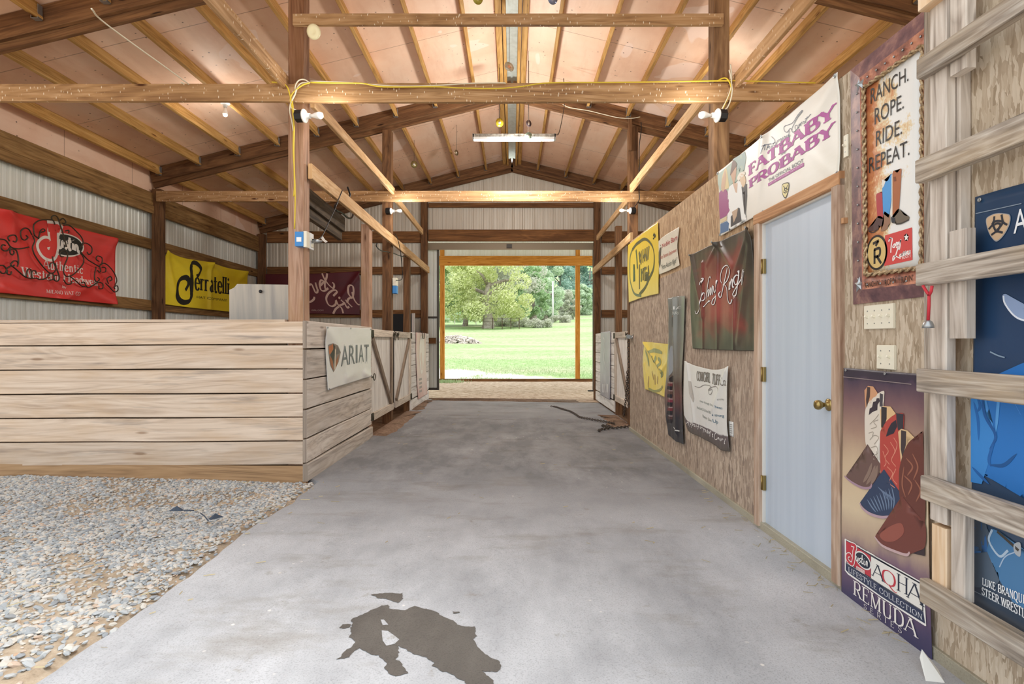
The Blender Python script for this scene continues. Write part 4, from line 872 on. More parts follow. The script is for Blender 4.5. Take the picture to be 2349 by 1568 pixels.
# ------------------------------------------------------------------ printed sheets
_art={}
def art(c,rough=.5):
    k=(c,rough)
    if k not in _art: _art[k]=flat('ink_'+c,c,rough)
    return _art[k]
def cr(ox,oy,s,*p): return [(ox+p[i]/s,oy+p[i+1]/s) for i in range(0,len(p),2)]
GL={'A':(.78,"N 0 0 .38 1;L .38 1 .78 0;n .14 .36 .62 .36"),'B':(.72,"L .14 0 .14 1;C .14 1 .42 1 .58 .9 .58 .64 .42 .53 .14 .53;C .14 .53 .46 .53 .68 .42 .68 .12 .46 0 .14 0"),
'C':(.76,"C .7 .72 .62 .95 .4 1.01 .14 .86 .05 .5 .14 .14 .4 -.01 .62 .06 .72 .26;n .7 .72 .7 .98"),'G':(.82,"C .7 .74 .62 .95 .4 1.01 .14 .86 .05 .5 .14 .14 .4 -.01 .6 .06 .7 .14;L .7 .42 .7 .02;n .5 .42 .8 .42"),'D':(.8,"L .14 0 .14 1;C .14 1 .42 1 .68 .82 .74 .5 .68 .18 .42 0 .14 0"),
'E':(.66,"L .14 0 .14 1;A .14 1 .58 1;A .14 .53 .46 .53;A .14 0 .62 0"),'F':(.62,"L .14 0 .14 1;A .14 1 .6 1;A .14 .52 .46 .52"),'H':(.8,"L .14 0 .14 1;L .66 0 .66 1;n .14 .52 .66 .52"),
'I':(.32,"L .16 0 .16 1"),'K':(.7,"L .14 0 .14 1;N .14 .4 .62 1;L .3 .56 .66 0"),'L':(.6,"L .14 0 .14 1;A .14 0 .58 0"),'M':(.94,"N .12 0 .12 1;L .12 1 .46 .05;N .46 .05 .8 1;L .8 1 .8 0"),
'N':(.8,"N .12 0 .12 1;L .12 1 .68 0;N .68 0 .68 1"),'O':(.8,"C .4 1.01 .14 .86 .05 .5 .14 .14 .4 -.01 .66 .14 .75 .5 .66 .86 .4 1.01"),'P':(.66,"L .14 0 .14 1;C .14 1 .46 1 .62 .88 .62 .6 .46 .47 .14 .47"),
'Q':(.84,"C .4 1.01 .14 .86 .05 .5 .14 .14 .4 -.01 .66 .14 .75 .5 .66 .86 .4 1.01;C .42 .05 .55 -.12 .72 -.22 .86 -.2"),'R':(.74,"L .14 0 .14 1;C .14 1 .44 1 .6 .88 .6 .62 .44 .5 .14 .5;L .36 .5 .7 0"),
'S':(.6,"C .54 .78 .5 .95 .3 1.01 .1 .88 .12 .64 .34 .5 .54 .36 .54 .1 .3 -.01 .1 .06 .07 .24"),'T':(.72,"L .36 0 .36 1;A .36 1 .7 1;A .36 1 .02 1"),'U':(.8,"L .14 1 .14 .3;C .14 .3 .2 .04 .4 -.01 .6 .06 .66 .3;N .66 .3 .66 1"),
'W':(.96,"L 0 1 .24 0;N .24 0 .46 1;L .46 1 .7 0;N .7 0 .94 1"),'Y':(.72,"L 0 1 .36 .48;N .72 1 .36 .48;L .36 .48 .36 0"),
'a':(.5,"C .1 .52 .2 .66 .36 .6 .4 .45;L .4 .48 .4 .0;C .4 .38 .2 .36 .08 .2 .12 .03 .26 0 .4 .14"),'b':(.5,"L .12 0 .12 1;C .12 .5 .26 .66 .42 .6 .48 .33 .42 .06 .26 0 .12 .12"),
'c':(.48,"C .44 .5 .36 .66 .2 .62 .06 .4 .1 .12 .26 -.01 .44 .12"),'d':(.54,"L .44 0 .44 1;C .44 .5 .3 .66 .14 .6 .06 .33 .14 .06 .3 0 .44 .12"),'e':(.5,"C .08 .38 .44 .38 .42 .56 .26 .67 .1 .56 .06 .3 .14 .06 .28 -.01 .46 .12"),
'h':(.56,"L .12 0 .12 1;C .12 .46 .24 .64 .38 .64 .44 .5;L .44 .5 .44 0"),'i':(.26,"L .12 0 .12 .66;D .12 .88"),'l':(.26,"L .12 0 .12 1"),'n':(.56,"L .12 0 .12 .66;C .12 .46 .24 .64 .38 .64 .44 .5;L .44 .5 .44 0"),
'r':(.42,"L .12 0 .12 .66;C .12 .44 .22 .62 .38 .6"),'s':(.44,"C .36 .5 .28 .66 .12 .62 .1 .44 .24 .34 .38 .24 .34 .04 .2 0 .06 .1"),'t':(.4,"L .18 .9 .18 .12;C .18 .12 .24 -.01 .38 .06;n .02 .64 .38 .64"),
'u':(.56,"L .12 .66 .12 .16;C .12 .16 .2 -.01 .36 .06 .44 .2;L .44 .66 .44 0"),'w':(.66,"L 0 .66 .16 0;N .16 0 .32 .66;L .32 .66 .48 0;N .48 0 .64 .66"),'y':(.5,"L .02 .66 .24 .02;N .46 .66 .2 -.2 .06 -.26"),' ':(.36,""),"'":(.2,"L .1 1 .1 .8")}
def ribbon(pts,wf):
    """2-D centre line -> list of quads; wf(direction)->width"""
    out=[]; n=len(pts); L=[];R=[]
    for i in range(n):
        a=pts[max(i-1,0)];b=pts[min(i+1,n-1)]; dx,dy=b[0]-a[0],b[1]-a[1]; l=math.hypot(dx,dy) or 1e-9
        w=wf(dx/l,dy/l,i/(n-1) if n>1 else 0)/2; nx,ny=-dy/l,dx/l
        L.append((pts[i][0]+nx*w,pts[i][1]+ny*w)); R.append((pts[i][0]-nx*w,pts[i][1]-ny*w))
    for i in range(n-1): out.append([L[i],R[i],R[i+1],L[i+1]])
    return out
def sm2(p,n=8): return [(v.x,v.y) for v in smooth([(a,b,0) for a,b in p],n)]
def serif_text(s,thick,thin,sw,sp=.06,stretch=1.0):
    """quads in em space plus total width"""
    Q=[];x0=0
    for ch in s:
        w,st=GL.get(ch,GL[' ']); up=ch.isupper()
        for k in [q for q in st.split(';') if q]:
            t=k.split(); kind=t[0]; v=list(map(float,t[1:])); p=[(x0+v[i]*stretch,v[i+1]) for i in range(0,len(v),2)]
            if kind=='D':
                r=thick*.6; c=p[0]; Q.append([(c[0]-r,c[1]),(c[0],c[1]-r),(c[0]+r,c[1]),(c[0],c[1]+r)]); continue
            wf=lambda dx,dy,t_:thin+(thick-thin)*abs(dy)**1.3
            if kind in 'Nn': wf=lambda dx,dy,t_:thin if kind=='n' else thin*1.25
            Q+=ribbon(sm2(p) if kind=='C' else p,wf)
            if kind in 'LN' and sw>0:
                for e,o in ((p[0],p[1]),(p[-1],p[-2])):
                    if abs(e[1]-o[1])>.4*abs(e[0]-o[0]) and min(abs(e[1]-q) for q in (0,1,.66))<.01:
                        hw=sw+ (thick if kind=='L' else thin)*.5; sg=1 if e[1]<o[1] else -1
                        Q.append([(e[0]-hw,e[1]),(e[0]+hw,e[1]),(e[0]+hw,e[1]+sg*thin),(e[0]-hw,e[1]+sg*thin)])
            if kind=='A' and sw>0:
                e=p[-1]; sg=-1 if e[1]>.9 else (1 if e[1]<.1 else 0); h=.2
                Q.append([(e[0]-thin*.5,e[1]-(h*.5 if sg==0 else 0)),(e[0]+thin*.5,e[1]-(h*.5 if sg==0 else 0)),(e[0]+thin*.5,e[1]+(sg*h if sg else h*.5)),(e[0]-thin*.5,e[1]+(sg*h if sg else h*.5))])
        x0+=w*stretch+sp
    return Q,x0-sp
_fc={}
def sans(s):
    if s in _fc: return _fc[s]
    cu=bpy.data.curves.new('glyphs','FONT'); cu.body=s; cu.resolution_u=3; o=bpy.data.objects.new('glyphs',cu); COL.objects.link(o)
    bpy.context.view_layer.update(); dg=bpy.context.evaluated_depsgraph_get(); me=bpy.data.meshes.new_from_object(o.evaluated_get(dg))
    V=[(v.co.x,v.co.y) for v in me.vertices]; Fc=[tuple(p.vertices) for p in me.polygons]; bpy.data.objects.remove(o); bpy.data.curves.remove(cu); bpy.data.meshes.remove(me)
    xs=[v[0] for v in V]; hi=.729; lo=0
    x0,x1=min(xs),max(xs); _fc[s]=([((a-x0)/(x1-x0),b/hi) for a,b in V],Fc); return _fc[s]
class Sheet:
    """thin printed sheet hung on a plane; drawn on in photograph coordinates carried to the plane"""
    def __init__(s,name,label,cat,plane,c,n,rows,mat,amp=.006,freq=3.0,d0=.012,folds=(),nu=80,nv=70,group=None,seed=0,matf=None):
        s.pl,s.c,s.n,s.amp,s.fr,s.d0,s.seed=plane,c,n,amp,freq,d0,seed; s.parts={}; s.folds=[]
        for (x0,y0,x1,y1,w,h) in folds: s.folds.append((s.px(x0,y0),s.px(x1,y1),w,h))
        R=[[s.px(*p) for p in r] for r in rows]
        def at(u,v):
            def row(r):
                t=u*(len(r)-1); i=min(int(t),len(r)-2); f=t-i; return (r[i][0]*(1-f)+r[i+1][0]*f,r[i][1]*(1-f)+r[i+1][1]*f)
            def row_s(r):
                if len(r)==2: return row(r)
                P=smooth([(q[0],q[1],0) for q in r],8); t=u*(len(P)-1); i=min(int(t),len(P)-2); f=t-i; q=P[i].lerp(P[i+1],f); return (q.x,q.y)
            cols=[row_s(r) for r in R]
            if len(cols)==2: P=cols; t=v
            else:
                P=[(q.x,q.y) for q in smooth([(q[0],q[1],0) for q in cols],8)]; t=v*(len(P)-1)
            if len(cols)>2: i=min(int(t),len(P)-2); f=t-i
            else: i,f=0,v
            return (P[i][0]*(1-f)+P[i+1][0]*f,P[i][1]*(1-f)+P[i+1][1]*f)
        s.at=at; mb=MB(); ix=[]
        for j in range(nv+1):
            ix.append(mb.vs([s.p3(*at(i/nu,j/nv),0) for i in range(nu+1)]))
        a=mb.v[0];b=mb.v[1];c_=mb.v[nu+1]; nn=(b-a).cross(c_-a); want=Vector((n,0,0)) if plane=='X' else Vector((0,n,0)); fl_=nn.dot(want)<0
        for j in range(nv):
            for i in range(nu):
                q=[ix[j]+i,ix[j]+i+1,ix[j+1]+i+1,ix[j+1]+i]; uv=[(i/nu,1-j/nv),((i+1)/nu,1-j/nv),((i+1)/nu,1-(j+1)/nv),(i/nu,1-(j+1)/nv)]
                if fl_: q.reverse(); uv.reverse()
                mb.face(q,uv,0,True)
        s.o=link(name,mb,mat,None,label,cat,group); md=s.o.modifiers.new('thickness','SOLIDIFY'); md.thickness=.0025; md.offset=-1
    def px(s,x,y):
        if s.pl=='X': p=onX(x,y,s.c); return (p.y,p.z)
        p=onY(x,y,s.c); return (p.x,p.z)
    def disp(s,a,b):
        d=s.d0+s.amp*(.5+.5*noise.noise((a*s.fr,b*s.fr*.5,s.seed))+.25*noise.noise((a*s.fr*2.7,b*s.fr,s.seed+5)))
        for (p,q,w,h) in s.folds:
            dx,dy=q[0]-p[0],q[1]-p[1]; l2=dx*dx+dy*dy; t=max(0,min(1,((a-p[0])*dx+(b-p[1])*dy)/l2)); ex=a-p[0]-t*dx; ey=b-p[1]-t*dy
            d+=h*math.exp(-(ex*ex+ey*ey)/(w*w))*(1-.55*t)
        return d
    def p3(s,a,b,l):
        d=s.disp(a,b)+l*.0006+(.0014 if l else 0)
        return Vector((s.c+s.n*d,a,b)) if s.pl=='X' else Vector((a,s.c+s.n*d,b))
    def add(s,part,V,Fc,mat,layer): s.parts.setdefault(part,[]).append((V,Fc,mat,layer))
    def poly(s,pts,col,layer=1,part='picture',sm=False):
        if sm: pts=[(v.x,v.y) for v in smooth([(a,b,0) for a,b in pts],5,True)]
        V=[s.px(*p) for p in pts]; s.add(part,V,[tuple(range(len(V)))],art(col),layer)
    def stroke(s,pts,w,col,layer=2,part='lettering',w2=None,curve=True,pen=None,taper=0):
        P=[s.px(*p) for p in pts]; P=sm2(P,7) if curve and len(P)>2 else P
        if w2 is None: wf=lambda dx,dy,t:w*(1-taper*abs(2*t-1)**3)
        else:
            pa=math.radians(pen or 35)
            wf=lambda dx,dy,t:w2+(w-w2)*abs(dx*math.sin(pa)-dy*math.cos(pa))**1.5
        V=[];Fc=[]
        for q in ribbon(P,wf): b=len(V); V+=q; Fc.append((b,b+1,b+2,b+3))
        s.add(part,V,Fc,art(col),layer)
    def text(s,t,quad,col,layer=2,font='sans',part='lettering',thick=.16,thin=.05,sw=.08,sp=.06,bold=0):
        q=[s.px(*p) for p in quad]
        def mp(x,y): 
            tx=(q[0][0]*(1-x)+q[1][0]*x,q[0][1]*(1-x)+q[1][1]*x); bx=(q[3][0]*(1-x)+q[2][0]*x,q[3][1]*(1-x)+q[2][1]*x)
            return (bx[0]*(1-y)+tx[0]*y,bx[1]*(1-y)+tx[1]*y)
        if font=='sans':
            V,Fc=sans(t); V=[mp(*v) for v in V]
            s.add(part,V,Fc,art(col),layer)
        else:
            Q,w=serif_text(t,thick,thin,sw,sp); V=[];Fc=[]
            for k in Q: b=len(V); V+=[mp(x/w,y) for x,y in k]; Fc.append((b,b+1,b+2,b+3))
            s.add(part,V,Fc,art(col),layer)
    def done(s,grid=.05):
        for part,L in s.parts.items():
            mb=MB(); mats=[]
            for V,Fc,mat,layer in L:
                if mat not in mats: mats.append(mat)
                mi=mats.index(mat); bm=bmesh.new(); vs=[bm.verts.new((a,b,0)) for a,b in V]
                for f in Fc:
                    try: bm.faces.new([vs[i] for i in f])
                    except ValueError: pass
                big=[f for f in bm.faces if len(f.verts)>4]
                if big: bmesh.ops.triangulate(bm,faces=big,ngon_method='EAR_CLIP')
                if grid:
                    xs=[v.co.x for v in bm.verts]; ysl=[v.co.y for v in bm.verts]
                    for ax,lo,hi in ((0,min(xs),max(xs)),(1,min(ysl),max(ysl))):
                        k=math.floor(lo/grid)+1
                        while k*grid<hi:
                            no=(1,0,0) if ax==0 else (0,1,0); co=(k*grid,0,0) if ax==0 else (0,k*grid,0)
                            bmesh.ops.bisect_plane(bm,geom=bm.verts[:]+bm.edges[:]+bm.faces[:],plane_co=co,plane_no=no,dist=1e-6); k+=1
                bm.verts.index_update(); b=mb.vs([s.p3(v.co.x,v.co.y,layer) for v in bm.verts])
                for f in bm.faces: mb.face([b+v.index for v in f.verts],None,mi,True)
                bm.free()
            link(part,mb,mats,s.o)
        return s
    def grommets(s,pts,r=.012):
        for x,y in pts:
            a,b=s.px(x,y); p=s.p3(a,b,3); ax=(s.n,0,0) if s.pl=='X' else (0,s.n,0); mb=MB(); mb.lathe([(r,0),(r,.003),(r*.5,.004),(r*.5,.001)],p,ax,12); link('grommet',mb,M['galv'],s.o)
def vinyl(name,stops,axis='v',rough=.42,blotch=None,ba=.5,bs=2.2,gloss=.45):
    m,nt,b=newmat(name); uv=nd(nt,'ShaderNodeUVMap').outputs[0]; sx=nd(nt,'ShaderNodeSeparateXYZ',{0:uv}).outputs
    n=nd(nt,'ShaderNodeTexNoise',{'Vector':uv,'Scale':bs,'Detail':5.0,'Roughness':.6})
    f=math_(nt,'ADD',sx[1] if axis=='v' else sx[0],math_(nt,'MULTIPLY',math_(nt,'SUBTRACT',n.outputs[0],.5),.12))
    col=ramp(nt,f,stops) if len(stops)>1 else None
    if col is None: col=lin(stops[0][1])
    if blotch: col=mix(nt,nd(nt,'ShaderNodeMapRange',{'Value':n.outputs[0],1:.46,2:.66,3:0.0,4:ba}).outputs[0],col,lin(blotch))
    if hasattr(col,'is_output'): nt.links.new(col,b.inputs['Base Color'])
    else: b.inputs['Base Color'].default_value=(*col,1)
    b.inputs['Roughness'].default_value=rough; b.inputs['Specular IOR Level'].default_value=gloss; return m
def shield(s,pts,col,edge,lw,layer,part='picture'):
    s.poly(pts,edge,layer,part,True); c=(sum(p[0] for p in pts)/len(pts),sum(p[1] for p in pts)/len(pts)); s.poly([(c[0]+(x-c[0])*(1-lw),c[1]+(y-c[1])*(1-lw)) for x,y in pts],col,layer+1,part,True)
# ---- A big white banner
K=lambda *p:cr(1640,160,4.02,*p)
b=Sheet('vinyl_banner','big white vinyl banner with two lines of plum lettering, above the pale door','banner','X',1.73,-1,
 [K(45,942,465,612,1175,22),K(60,1230,470,960,1180,520),K(66,1535,470,1312,1186,985)],vinyl('white_vinyl',[(0,'E9E6DC')],blotch='D8D6C6',ba=.6,bs=1.6),amp=.010,freq=2.2,folds=[(1757,310,1745,480,.05,.012),(1930,175,1850,300,.06,.012),(1932,400,1860,330,.06,.008)],seed=1)
b.text('FATBABY',K(332,882,1128,316,1128,432,335,976),'B0489A',2,'slab',thick=.25,thin=.12,sw=.07,sp=.13); b.text('PROBABY',K(338,1018,1118,485,1118,598,342,1090),'A83C94',2,'slab',thick=.25,thin=.12,sw=.07,sp=.13)
b.text('AND',K(632,770,680,738,680,762,632,794),'6B6F7E',2); b.text('THE OFFICIAL BOOT',K(515,1005,840,815,842,850,518,1035),'3B3F52',2)
b.poly(K(512,1048,845,855,846,888,515,1074),'B04A98',2,'lettering'); b.text('OF THE COWGIRL HERITAGE',K(524,1050,838,868,838,880,524,1062),'E9E2E6',3)
I_='3A4660'
for st in ((455,775,480,710,492,690,487,740),(465,705,500,690,540,680),(500,740,515,690,510,720,525,700,528,730),(540,730,545,705,552,700,550,728),(545,615,575,650,560,680,500,690),(560,690,572,668,585,672,580,695,562,700),(590,690,600,655,605,650),(612,640,612,665),(620,650,630,635,640,640,632,660,640,690,620,700),(650,620,650,645),(660,640,664,615,675,615,674,635),(690,600,685,625,700,615,702,595),(710,560,705,620,720,600),
   (740,570,720,540,690,575,665,560,668,520,740,490,790,420,830,375,830,390,790,440,745,520,735,560,750,575,790,540,830,480),(770,560,765,520,785,510,790,540),(800,540,805,500,815,505),(825,490,822,520),(840,500,845,475,858,478,855,500),(885,430,868,480,875,485),(860,455,890,440,915,410,920,415)):
    b.stroke(K(*st),.006,I_,2,w2=.0025)
sh=K(645,1062,680,1040,710,1045,706,1110,680,1185,650,1150); shield(b,sh,'E8DCA0','4A4030',.14,2)
for st in ((660,1070,672,1095,664,1115),(700,1060,690,1090,700,1105),(660,1125,678,1135,695,1120),(668,1095,680,1120,692,1092,668,1095)): b.stroke(K(*st),.006,'3A3428',4,'picture')
K8=lambda *p:cr(1640,330,7.13,*p)
b.poly(K8(80,500,530,120,550,220,520,420,440,460,400,600,300,640,270,760,120,780,85,650),'A9BBAA',1); b.poly(K8(330,250,530,130,545,230,520,430,450,440,400,500,380,350),'9AB0AA',1)
b.poly(K8(105,800,140,760,220,740,240,830,230,1000,290,950,285,1080,230,1170,120,1230,105,1000),'9C4A80',2); b.poly(K8(125,1240,230,1180,235,1240,130,1300),'D8C6A0',2); b.poly(K8(130,1310,235,1260,275,1300,270,1410,130,1470),'54749C',2)
b.poly(K8(170,520,200,430,220,520,210,620,190,750,165,780,140,720,150,600),'C9A684',3,sm=True); b.poly(K8(140,740,150,560,190,420,225,410,250,560,265,700,240,720,230,600,205,480,165,560,160,740),'D9C68E',2,sm=True)
b.poly(K8(270,700,330,650,460,620,520,760,530,1180,560,1250,470,1200,440,1040,380,1080,300,1100,270,1420,235,1420,240,1000,240,820),'EDF0EE',2); b.poly(K8(300,500,350,350,390,330,380,540,345,660,330,560),'C79E7C',3,sm=True); b.poly(K8(330,290,370,280,400,330,390,360,340,350,310,480,290,500),'6A4A34',4,sm=True)
b.poly(K8(330,640,410,640,400,800,375,790),'CFB096',3); b.poly(K8(440,560,470,490,520,510,545,600,520,690,490,700),'DCC09C',3,sm=True); b.poly(K8(400,560,440,480,520,450,530,500,460,500,430,600),'EDE6D6',3,sm=True)
b.poly(K8(475,700,560,650,565,850,545,1170,525,1130,520,830,490,800),'3C3634',3); b.poly(K8(300,1190,420,1040,450,1050,480,1260,300,1360),'3E3B3C',3); b.poly(K8(320,1110,420,1050,400,1180,350,1290),'BFA58A',4)
b.grommets(K(45,955,468,615,1160,55,1175,955,465,1310,70,1520)); b.done()
# ---- B black and red banner
K=lambda *p:cr(1580,520,5.406,*p)
def bandit():
    m,nt,b=newmat('dark_red_satin'); uv=nd(nt,'ShaderNodeUVMap').outputs[0]; sx=nd(nt,'ShaderNodeSeparateXYZ',{0:uv}).outputs
    n=nd(nt,'ShaderNodeTexNoise',{'Vector':uv,'Scale':3.0,'Detail':4.0,'Distortion':.8})
    dx=math_(nt,'ABSOLUTE',math_(nt,'SUBTRACT',sx[0],.5)); dy=math_(nt,'ABSOLUTE',math_(nt,'SUBTRACT',sx[1],.54))
    e=math_(nt,'ADD',math_(nt,'MAXIMUM',dx,math_(nt,'MULTIPLY',dy,1.0)),math_(nt,'MULTIPLY',math_(nt,'SUBTRACT',n.outputs[0],.5),.5))
    col=ramp(nt,e,[(.12,'9C5048'),(.28,'7C423A'),(.4,'564A3E'),(.52,'3E3A32')])  # red to black is print; edge stops lightened as painted satin sheen
    nt.links.new(col,b.inputs['Base Color']); b.inputs['Roughness'].default_value=.36; b.inputs['Specular IOR Level'].default_value=.5; return m
b=Sheet('satin_banner','dark red and black satin banner with white script lettering, beside the pale door','banner','X',1.73,-1,
 [K(55,345,225,262,390,190,600,92,832,-8),K(40,900,240,890,400,880,600,875,840,840),K(70,1508,300,1520,500,1530,700,1535,846,1536)],bandit(),amp=.012,freq=4,
 folds=[tuple(K(390,190)[0])+tuple(K(385,1500)[0])+(.02,.02),tuple(K(830,0)[0])+tuple(K(560,700)[0])+(.035,.03),tuple(K(60,350)[0])+tuple(K(200,1100)[0])+(.03,.022),tuple(K(200,450)[0])+tuple(K(205,1500)[0])+(.02,.016),tuple(K(830,20)[0])+tuple(K(640,1400)[0])+(.045,.022),tuple(K(390,200)[0])+tuple(K(560,480)[0])+(.03,.02),tuple(K(600,900)[0])+tuple(K(590,1500)[0])+(.02,.018),tuple(K(390,200)[0])+tuple(K(250,480)[0])+(.025,.016)],nu=200,nv=170,seed=2)
for w,col,ly in ((.024,'2A1A18',2),(.014,'F4F0F0',3)):
    for st in ((105,1040,115,1075,140,1060,170,980,185,850,195,720,213,640,190,655,166,690,160,720),(212,815,196,880,205,915,222,890,226,830,212,815),(310,640,300,620,283,640,262,760,245,890),(248,860,270,790,282,780,272,870),(280,860,300,770,308,760,300,850),(308,845,325,745,335,740,328,840),(340,735,345,800,360,800,395,660),(393,670,375,820,350,940,330,965,318,950,330,900,372,850),(212,990,250,950,290,910,272,930,302,915),
       (512,510,480,650,450,780,430,860,412,872,405,830,422,800),(440,700,422,660,425,590,450,520,490,480,530,490,542,560,510,660,455,722),(470,710,500,760,510,870,530,940,552,945,566,900),(548,690,530,775,545,765),(562,680,548,770),(552,745,580,660,590,655,578,745,594,742),(655,605,630,600,602,650,606,712,632,700,655,610,652,545),(662,540,640,700,620,830,600,858,578,850,580,820,640,720,682,650),(702,600,690,640,700,718,726,680,737,590,722,530,700,560,695,640),(730,562,754,555)):
        b.stroke(K(*st),w,col,ly,w2=w*.45,pen=20)
b.grommets(K(60,350,390,188,828,8),.010); b.done(.012)
# ---- C yellow banner with round mark
K=lambda *p:cr(1360,500,6.03,*p)
yv=vinyl('faded_yellow_vinyl',[(0,'E4CE6E'),(.3,'E6CC52'),(1,'DDBE3E')])
b=Sheet('vinyl_banner','yellow banner with a worn dark round mark, at the far end of the strand-board wall','banner','X',1.73,-1,[K(505,375,700,215,920,50),K(498,760,700,650,930,560),K(515,1168,700,1100,926,1045)],yv,amp=.012,freq=4,seed=3)
oc='5B5A3A'
b.stroke(K(560,440,640,345,740,290,830,360,868,500,862,680,820,800,740,960,660,1060),.05,oc,2,'lettering',w2=.02,pen=60); b.stroke(K(690,1075,600,1050,560,960,530,820,530,560,555,440),.035,'6E7A58',2,'lettering')
for (x0,y0,x1,y1) in ((620,440,640,700),(655,470,668,600),(690,450,685,640),(715,430,712,620),(745,420,738,600),(770,400,768,590),(800,385,785,575),(590,640,596,760),(590,750,590,870),(665,640,665,980),(690,700,690,880),(715,690,715,860),(740,680,735,870),(765,780,765,870),(790,660,800,780)):
    b.stroke(K(x0,y0,x1,y1),.055,random.choice(('6A623C','7A7148','5E6A44','867B4A')),2,'lettering',curve=False)
for st in ((655,470,690,560,668,610),(715,560,745,500,775,585),(700,760,730,700,765,690),(735,790,765,760,790,770)): b.stroke(K(*st),.035,'6A6440',3,'lettering')
b.poly(K(770,770,800,790,800,850,745,870,750,800),'4E4A30',3,'lettering'); b.poly(K(580,640,600,640,605,870,578,880),'3F5A40',3,'lettering')
for st in ((870,205,855,240,880,230,865,275,852,285),(860,220,885,250,865,260)): b.stroke(K(*st),.02,'3A3826',2,'lettering')
b.done(.04)
# ---- D small white sign
K=lambda *p:cr(1505,510,12.06,*p)
b=Sheet('paper_sign','small white paper sign with red and black lines, beside the round-marked yellow banner','sign','X',1.73,-1,[K(105,520,260,378,680,122),K(90,900,350,770,632,700),K(128,1437,400,1330,692,1185)],vinyl('white_paper',[(0,'DED8C8')],blotch='C8C4B2',ba=.5),amp=.010,freq=6,seed=4)
b.text('Noble Barn',K(210,590,645,310,635,480,215,710),'B8444A',2); b.text('For Barton Equipment',K(170,905,628,690,612,800,175,1020),'B85A50',2); b.text('"Horse Auction Night"',K(180,1170,640,950,615,1110,190,1310),'4E5450',2)
b.poly(K(150,700,195,680,180,820,165,1150,140,1260,130,1130,100,1030,120,820),'5A544C',2); b.poly(K(150,600,180,640,165,660),'5A544C',2); b.done(.05)
# ---- E small yellow banner
K=lambda *p:cr(1360,740,5.225,*p)
b=Sheet('vinyl_banner','small wrinkled yellow banner low on the strand-board wall','banner','X',1.73,-1,[K(636,226,780,240,926,256),K(614,500,770,520,912,560),K(642,796,770,840,888,896)],vinyl('yellow_vinyl_worn',[(0,'E8D262'),(.5,'E6CE60'),(1,'E2CA5A')],blotch='EADFA0',ba=.5),amp=.014,freq=6,folds=[tuple(K(640,240)[0])+tuple(K(850,580)[0])+(.03,.03),tuple(K(850,580)[0])+tuple(K(930,440)[0])+(.03,.015),tuple(K(640,500)[0])+tuple(K(690,770)[0])+(.03,.015)],seed=5)
for st in ((650,330,680,430,690,520),(700,350,750,330,800,340,850,360),(740,400,750,440,745,470),(770,400,780,440,775,490),(800,420,830,470,800,540),(830,560,860,600,840,650)): b.stroke(K(*st),.05,'9AA070',2,'lettering',taper=.5)
for st in ((690,640,690,770),(760,620,765,740),(800,640,790,730),(730,580,750,680)): b.stroke(K(*st),.03,'B59A62',2,'lettering')
b.stroke(K(690,790,760,820,830,800,860,760),.03,'9A9A62',2,'lettering'); b.done(.04)
# ---- F narrow dark banner
K=lambda *p:cr(1470,660,4.24,*p)
def narrow():
    m,nt,b=newmat('faded_dark_print'); uv=nd(nt,'ShaderNodeUVMap').outputs[0]; sx=nd(nt,'ShaderNodeSeparateXYZ',{0:uv}).outputs
    n=nd(nt,'ShaderNodeTexNoise',{'Vector':nd(nt,'ShaderNodeMapping',{'Vector':uv,'Scale':(3,8,1)}).outputs[0],'Scale':1.2,'Detail':4.0})
    col=ramp(nt,math_(nt,'ADD',sx[1],math_(nt,'MULTIPLY',math_(nt,'SUBTRACT',n.outputs[0],.5),.15)),[(0,'2C2D34'),(.14,'34333A'),(.3,'6A4644'),(.45,'5C4A42'),(.55,'7A7468'),(.75,'7E8078'),(.9,'767A72'),(1,'8E9088')])
    nt.links.new(col,b.inputs['Base Color']); b.inputs['Roughness'].default_value=.3; b.inputs['Specular IOR Level'].default_value=.7; return m
b=Sheet('vinyl_banner','tall narrow curling dark banner with faded red flag stripes','banner','X',1.73,-1,[K(296,104,330,95,365,98,385,80,450,76),K(285,450,350,455,436,452),K(268,860,330,870,420,860),K(256,1110,330,1120,418,1120),K(284,1420,300,1440,360,1490,390,1500,440,1520)],narrow(),amp=.02,freq=5,folds=[tuple(K(370,90)[0])+tuple(K(380,1400)[0])+(.03,.05),tuple(K(310,110)[0])+tuple(K(310,1300)[0])+(.035,.03)],nu=60,nv=120,seed=6)
b.text('ARIAT',K(342,182,412,172,412,205,342,214),'E8E8E2',2); b.text('WORK',K(348,232,398,228,396,258,348,262),'C9CCC4',2)
b.poly(K(350,290,372,285,370,380,345,380),'2A2A2C',2); b.poly(K(348,275,374,270,373,285,349,290),'B87848',2)
for k,y in enumerate((918,995,1075,1158,1240)):
    b.poly(K(292,y,332,y+3,326,y+10,290,y+6),'B9A0A0',3); b.poly(K(285,y+8,330,y+12,326,y+38,282,y+34),('6E3A3C','5E4640','7E3446','743038','4A3438')[k],2); b.poly(K(282,y+36,326,y+40,322,y+72,278,y+68),'2A2730',2)
b.poly(K(320,560,350,580,345,780,300,880,300,780),'9AA0A4',2); b.poly(K(330,850,295,900,330,915,345,870),'2C282C',2); b.poly(K(338,390,358,400,360,520,350,560,335,470),'CFC9C0',2)
b.stroke(K(340,1355,365,1375,400,1392),.012,'D8D8D2',2); b.done(.015)
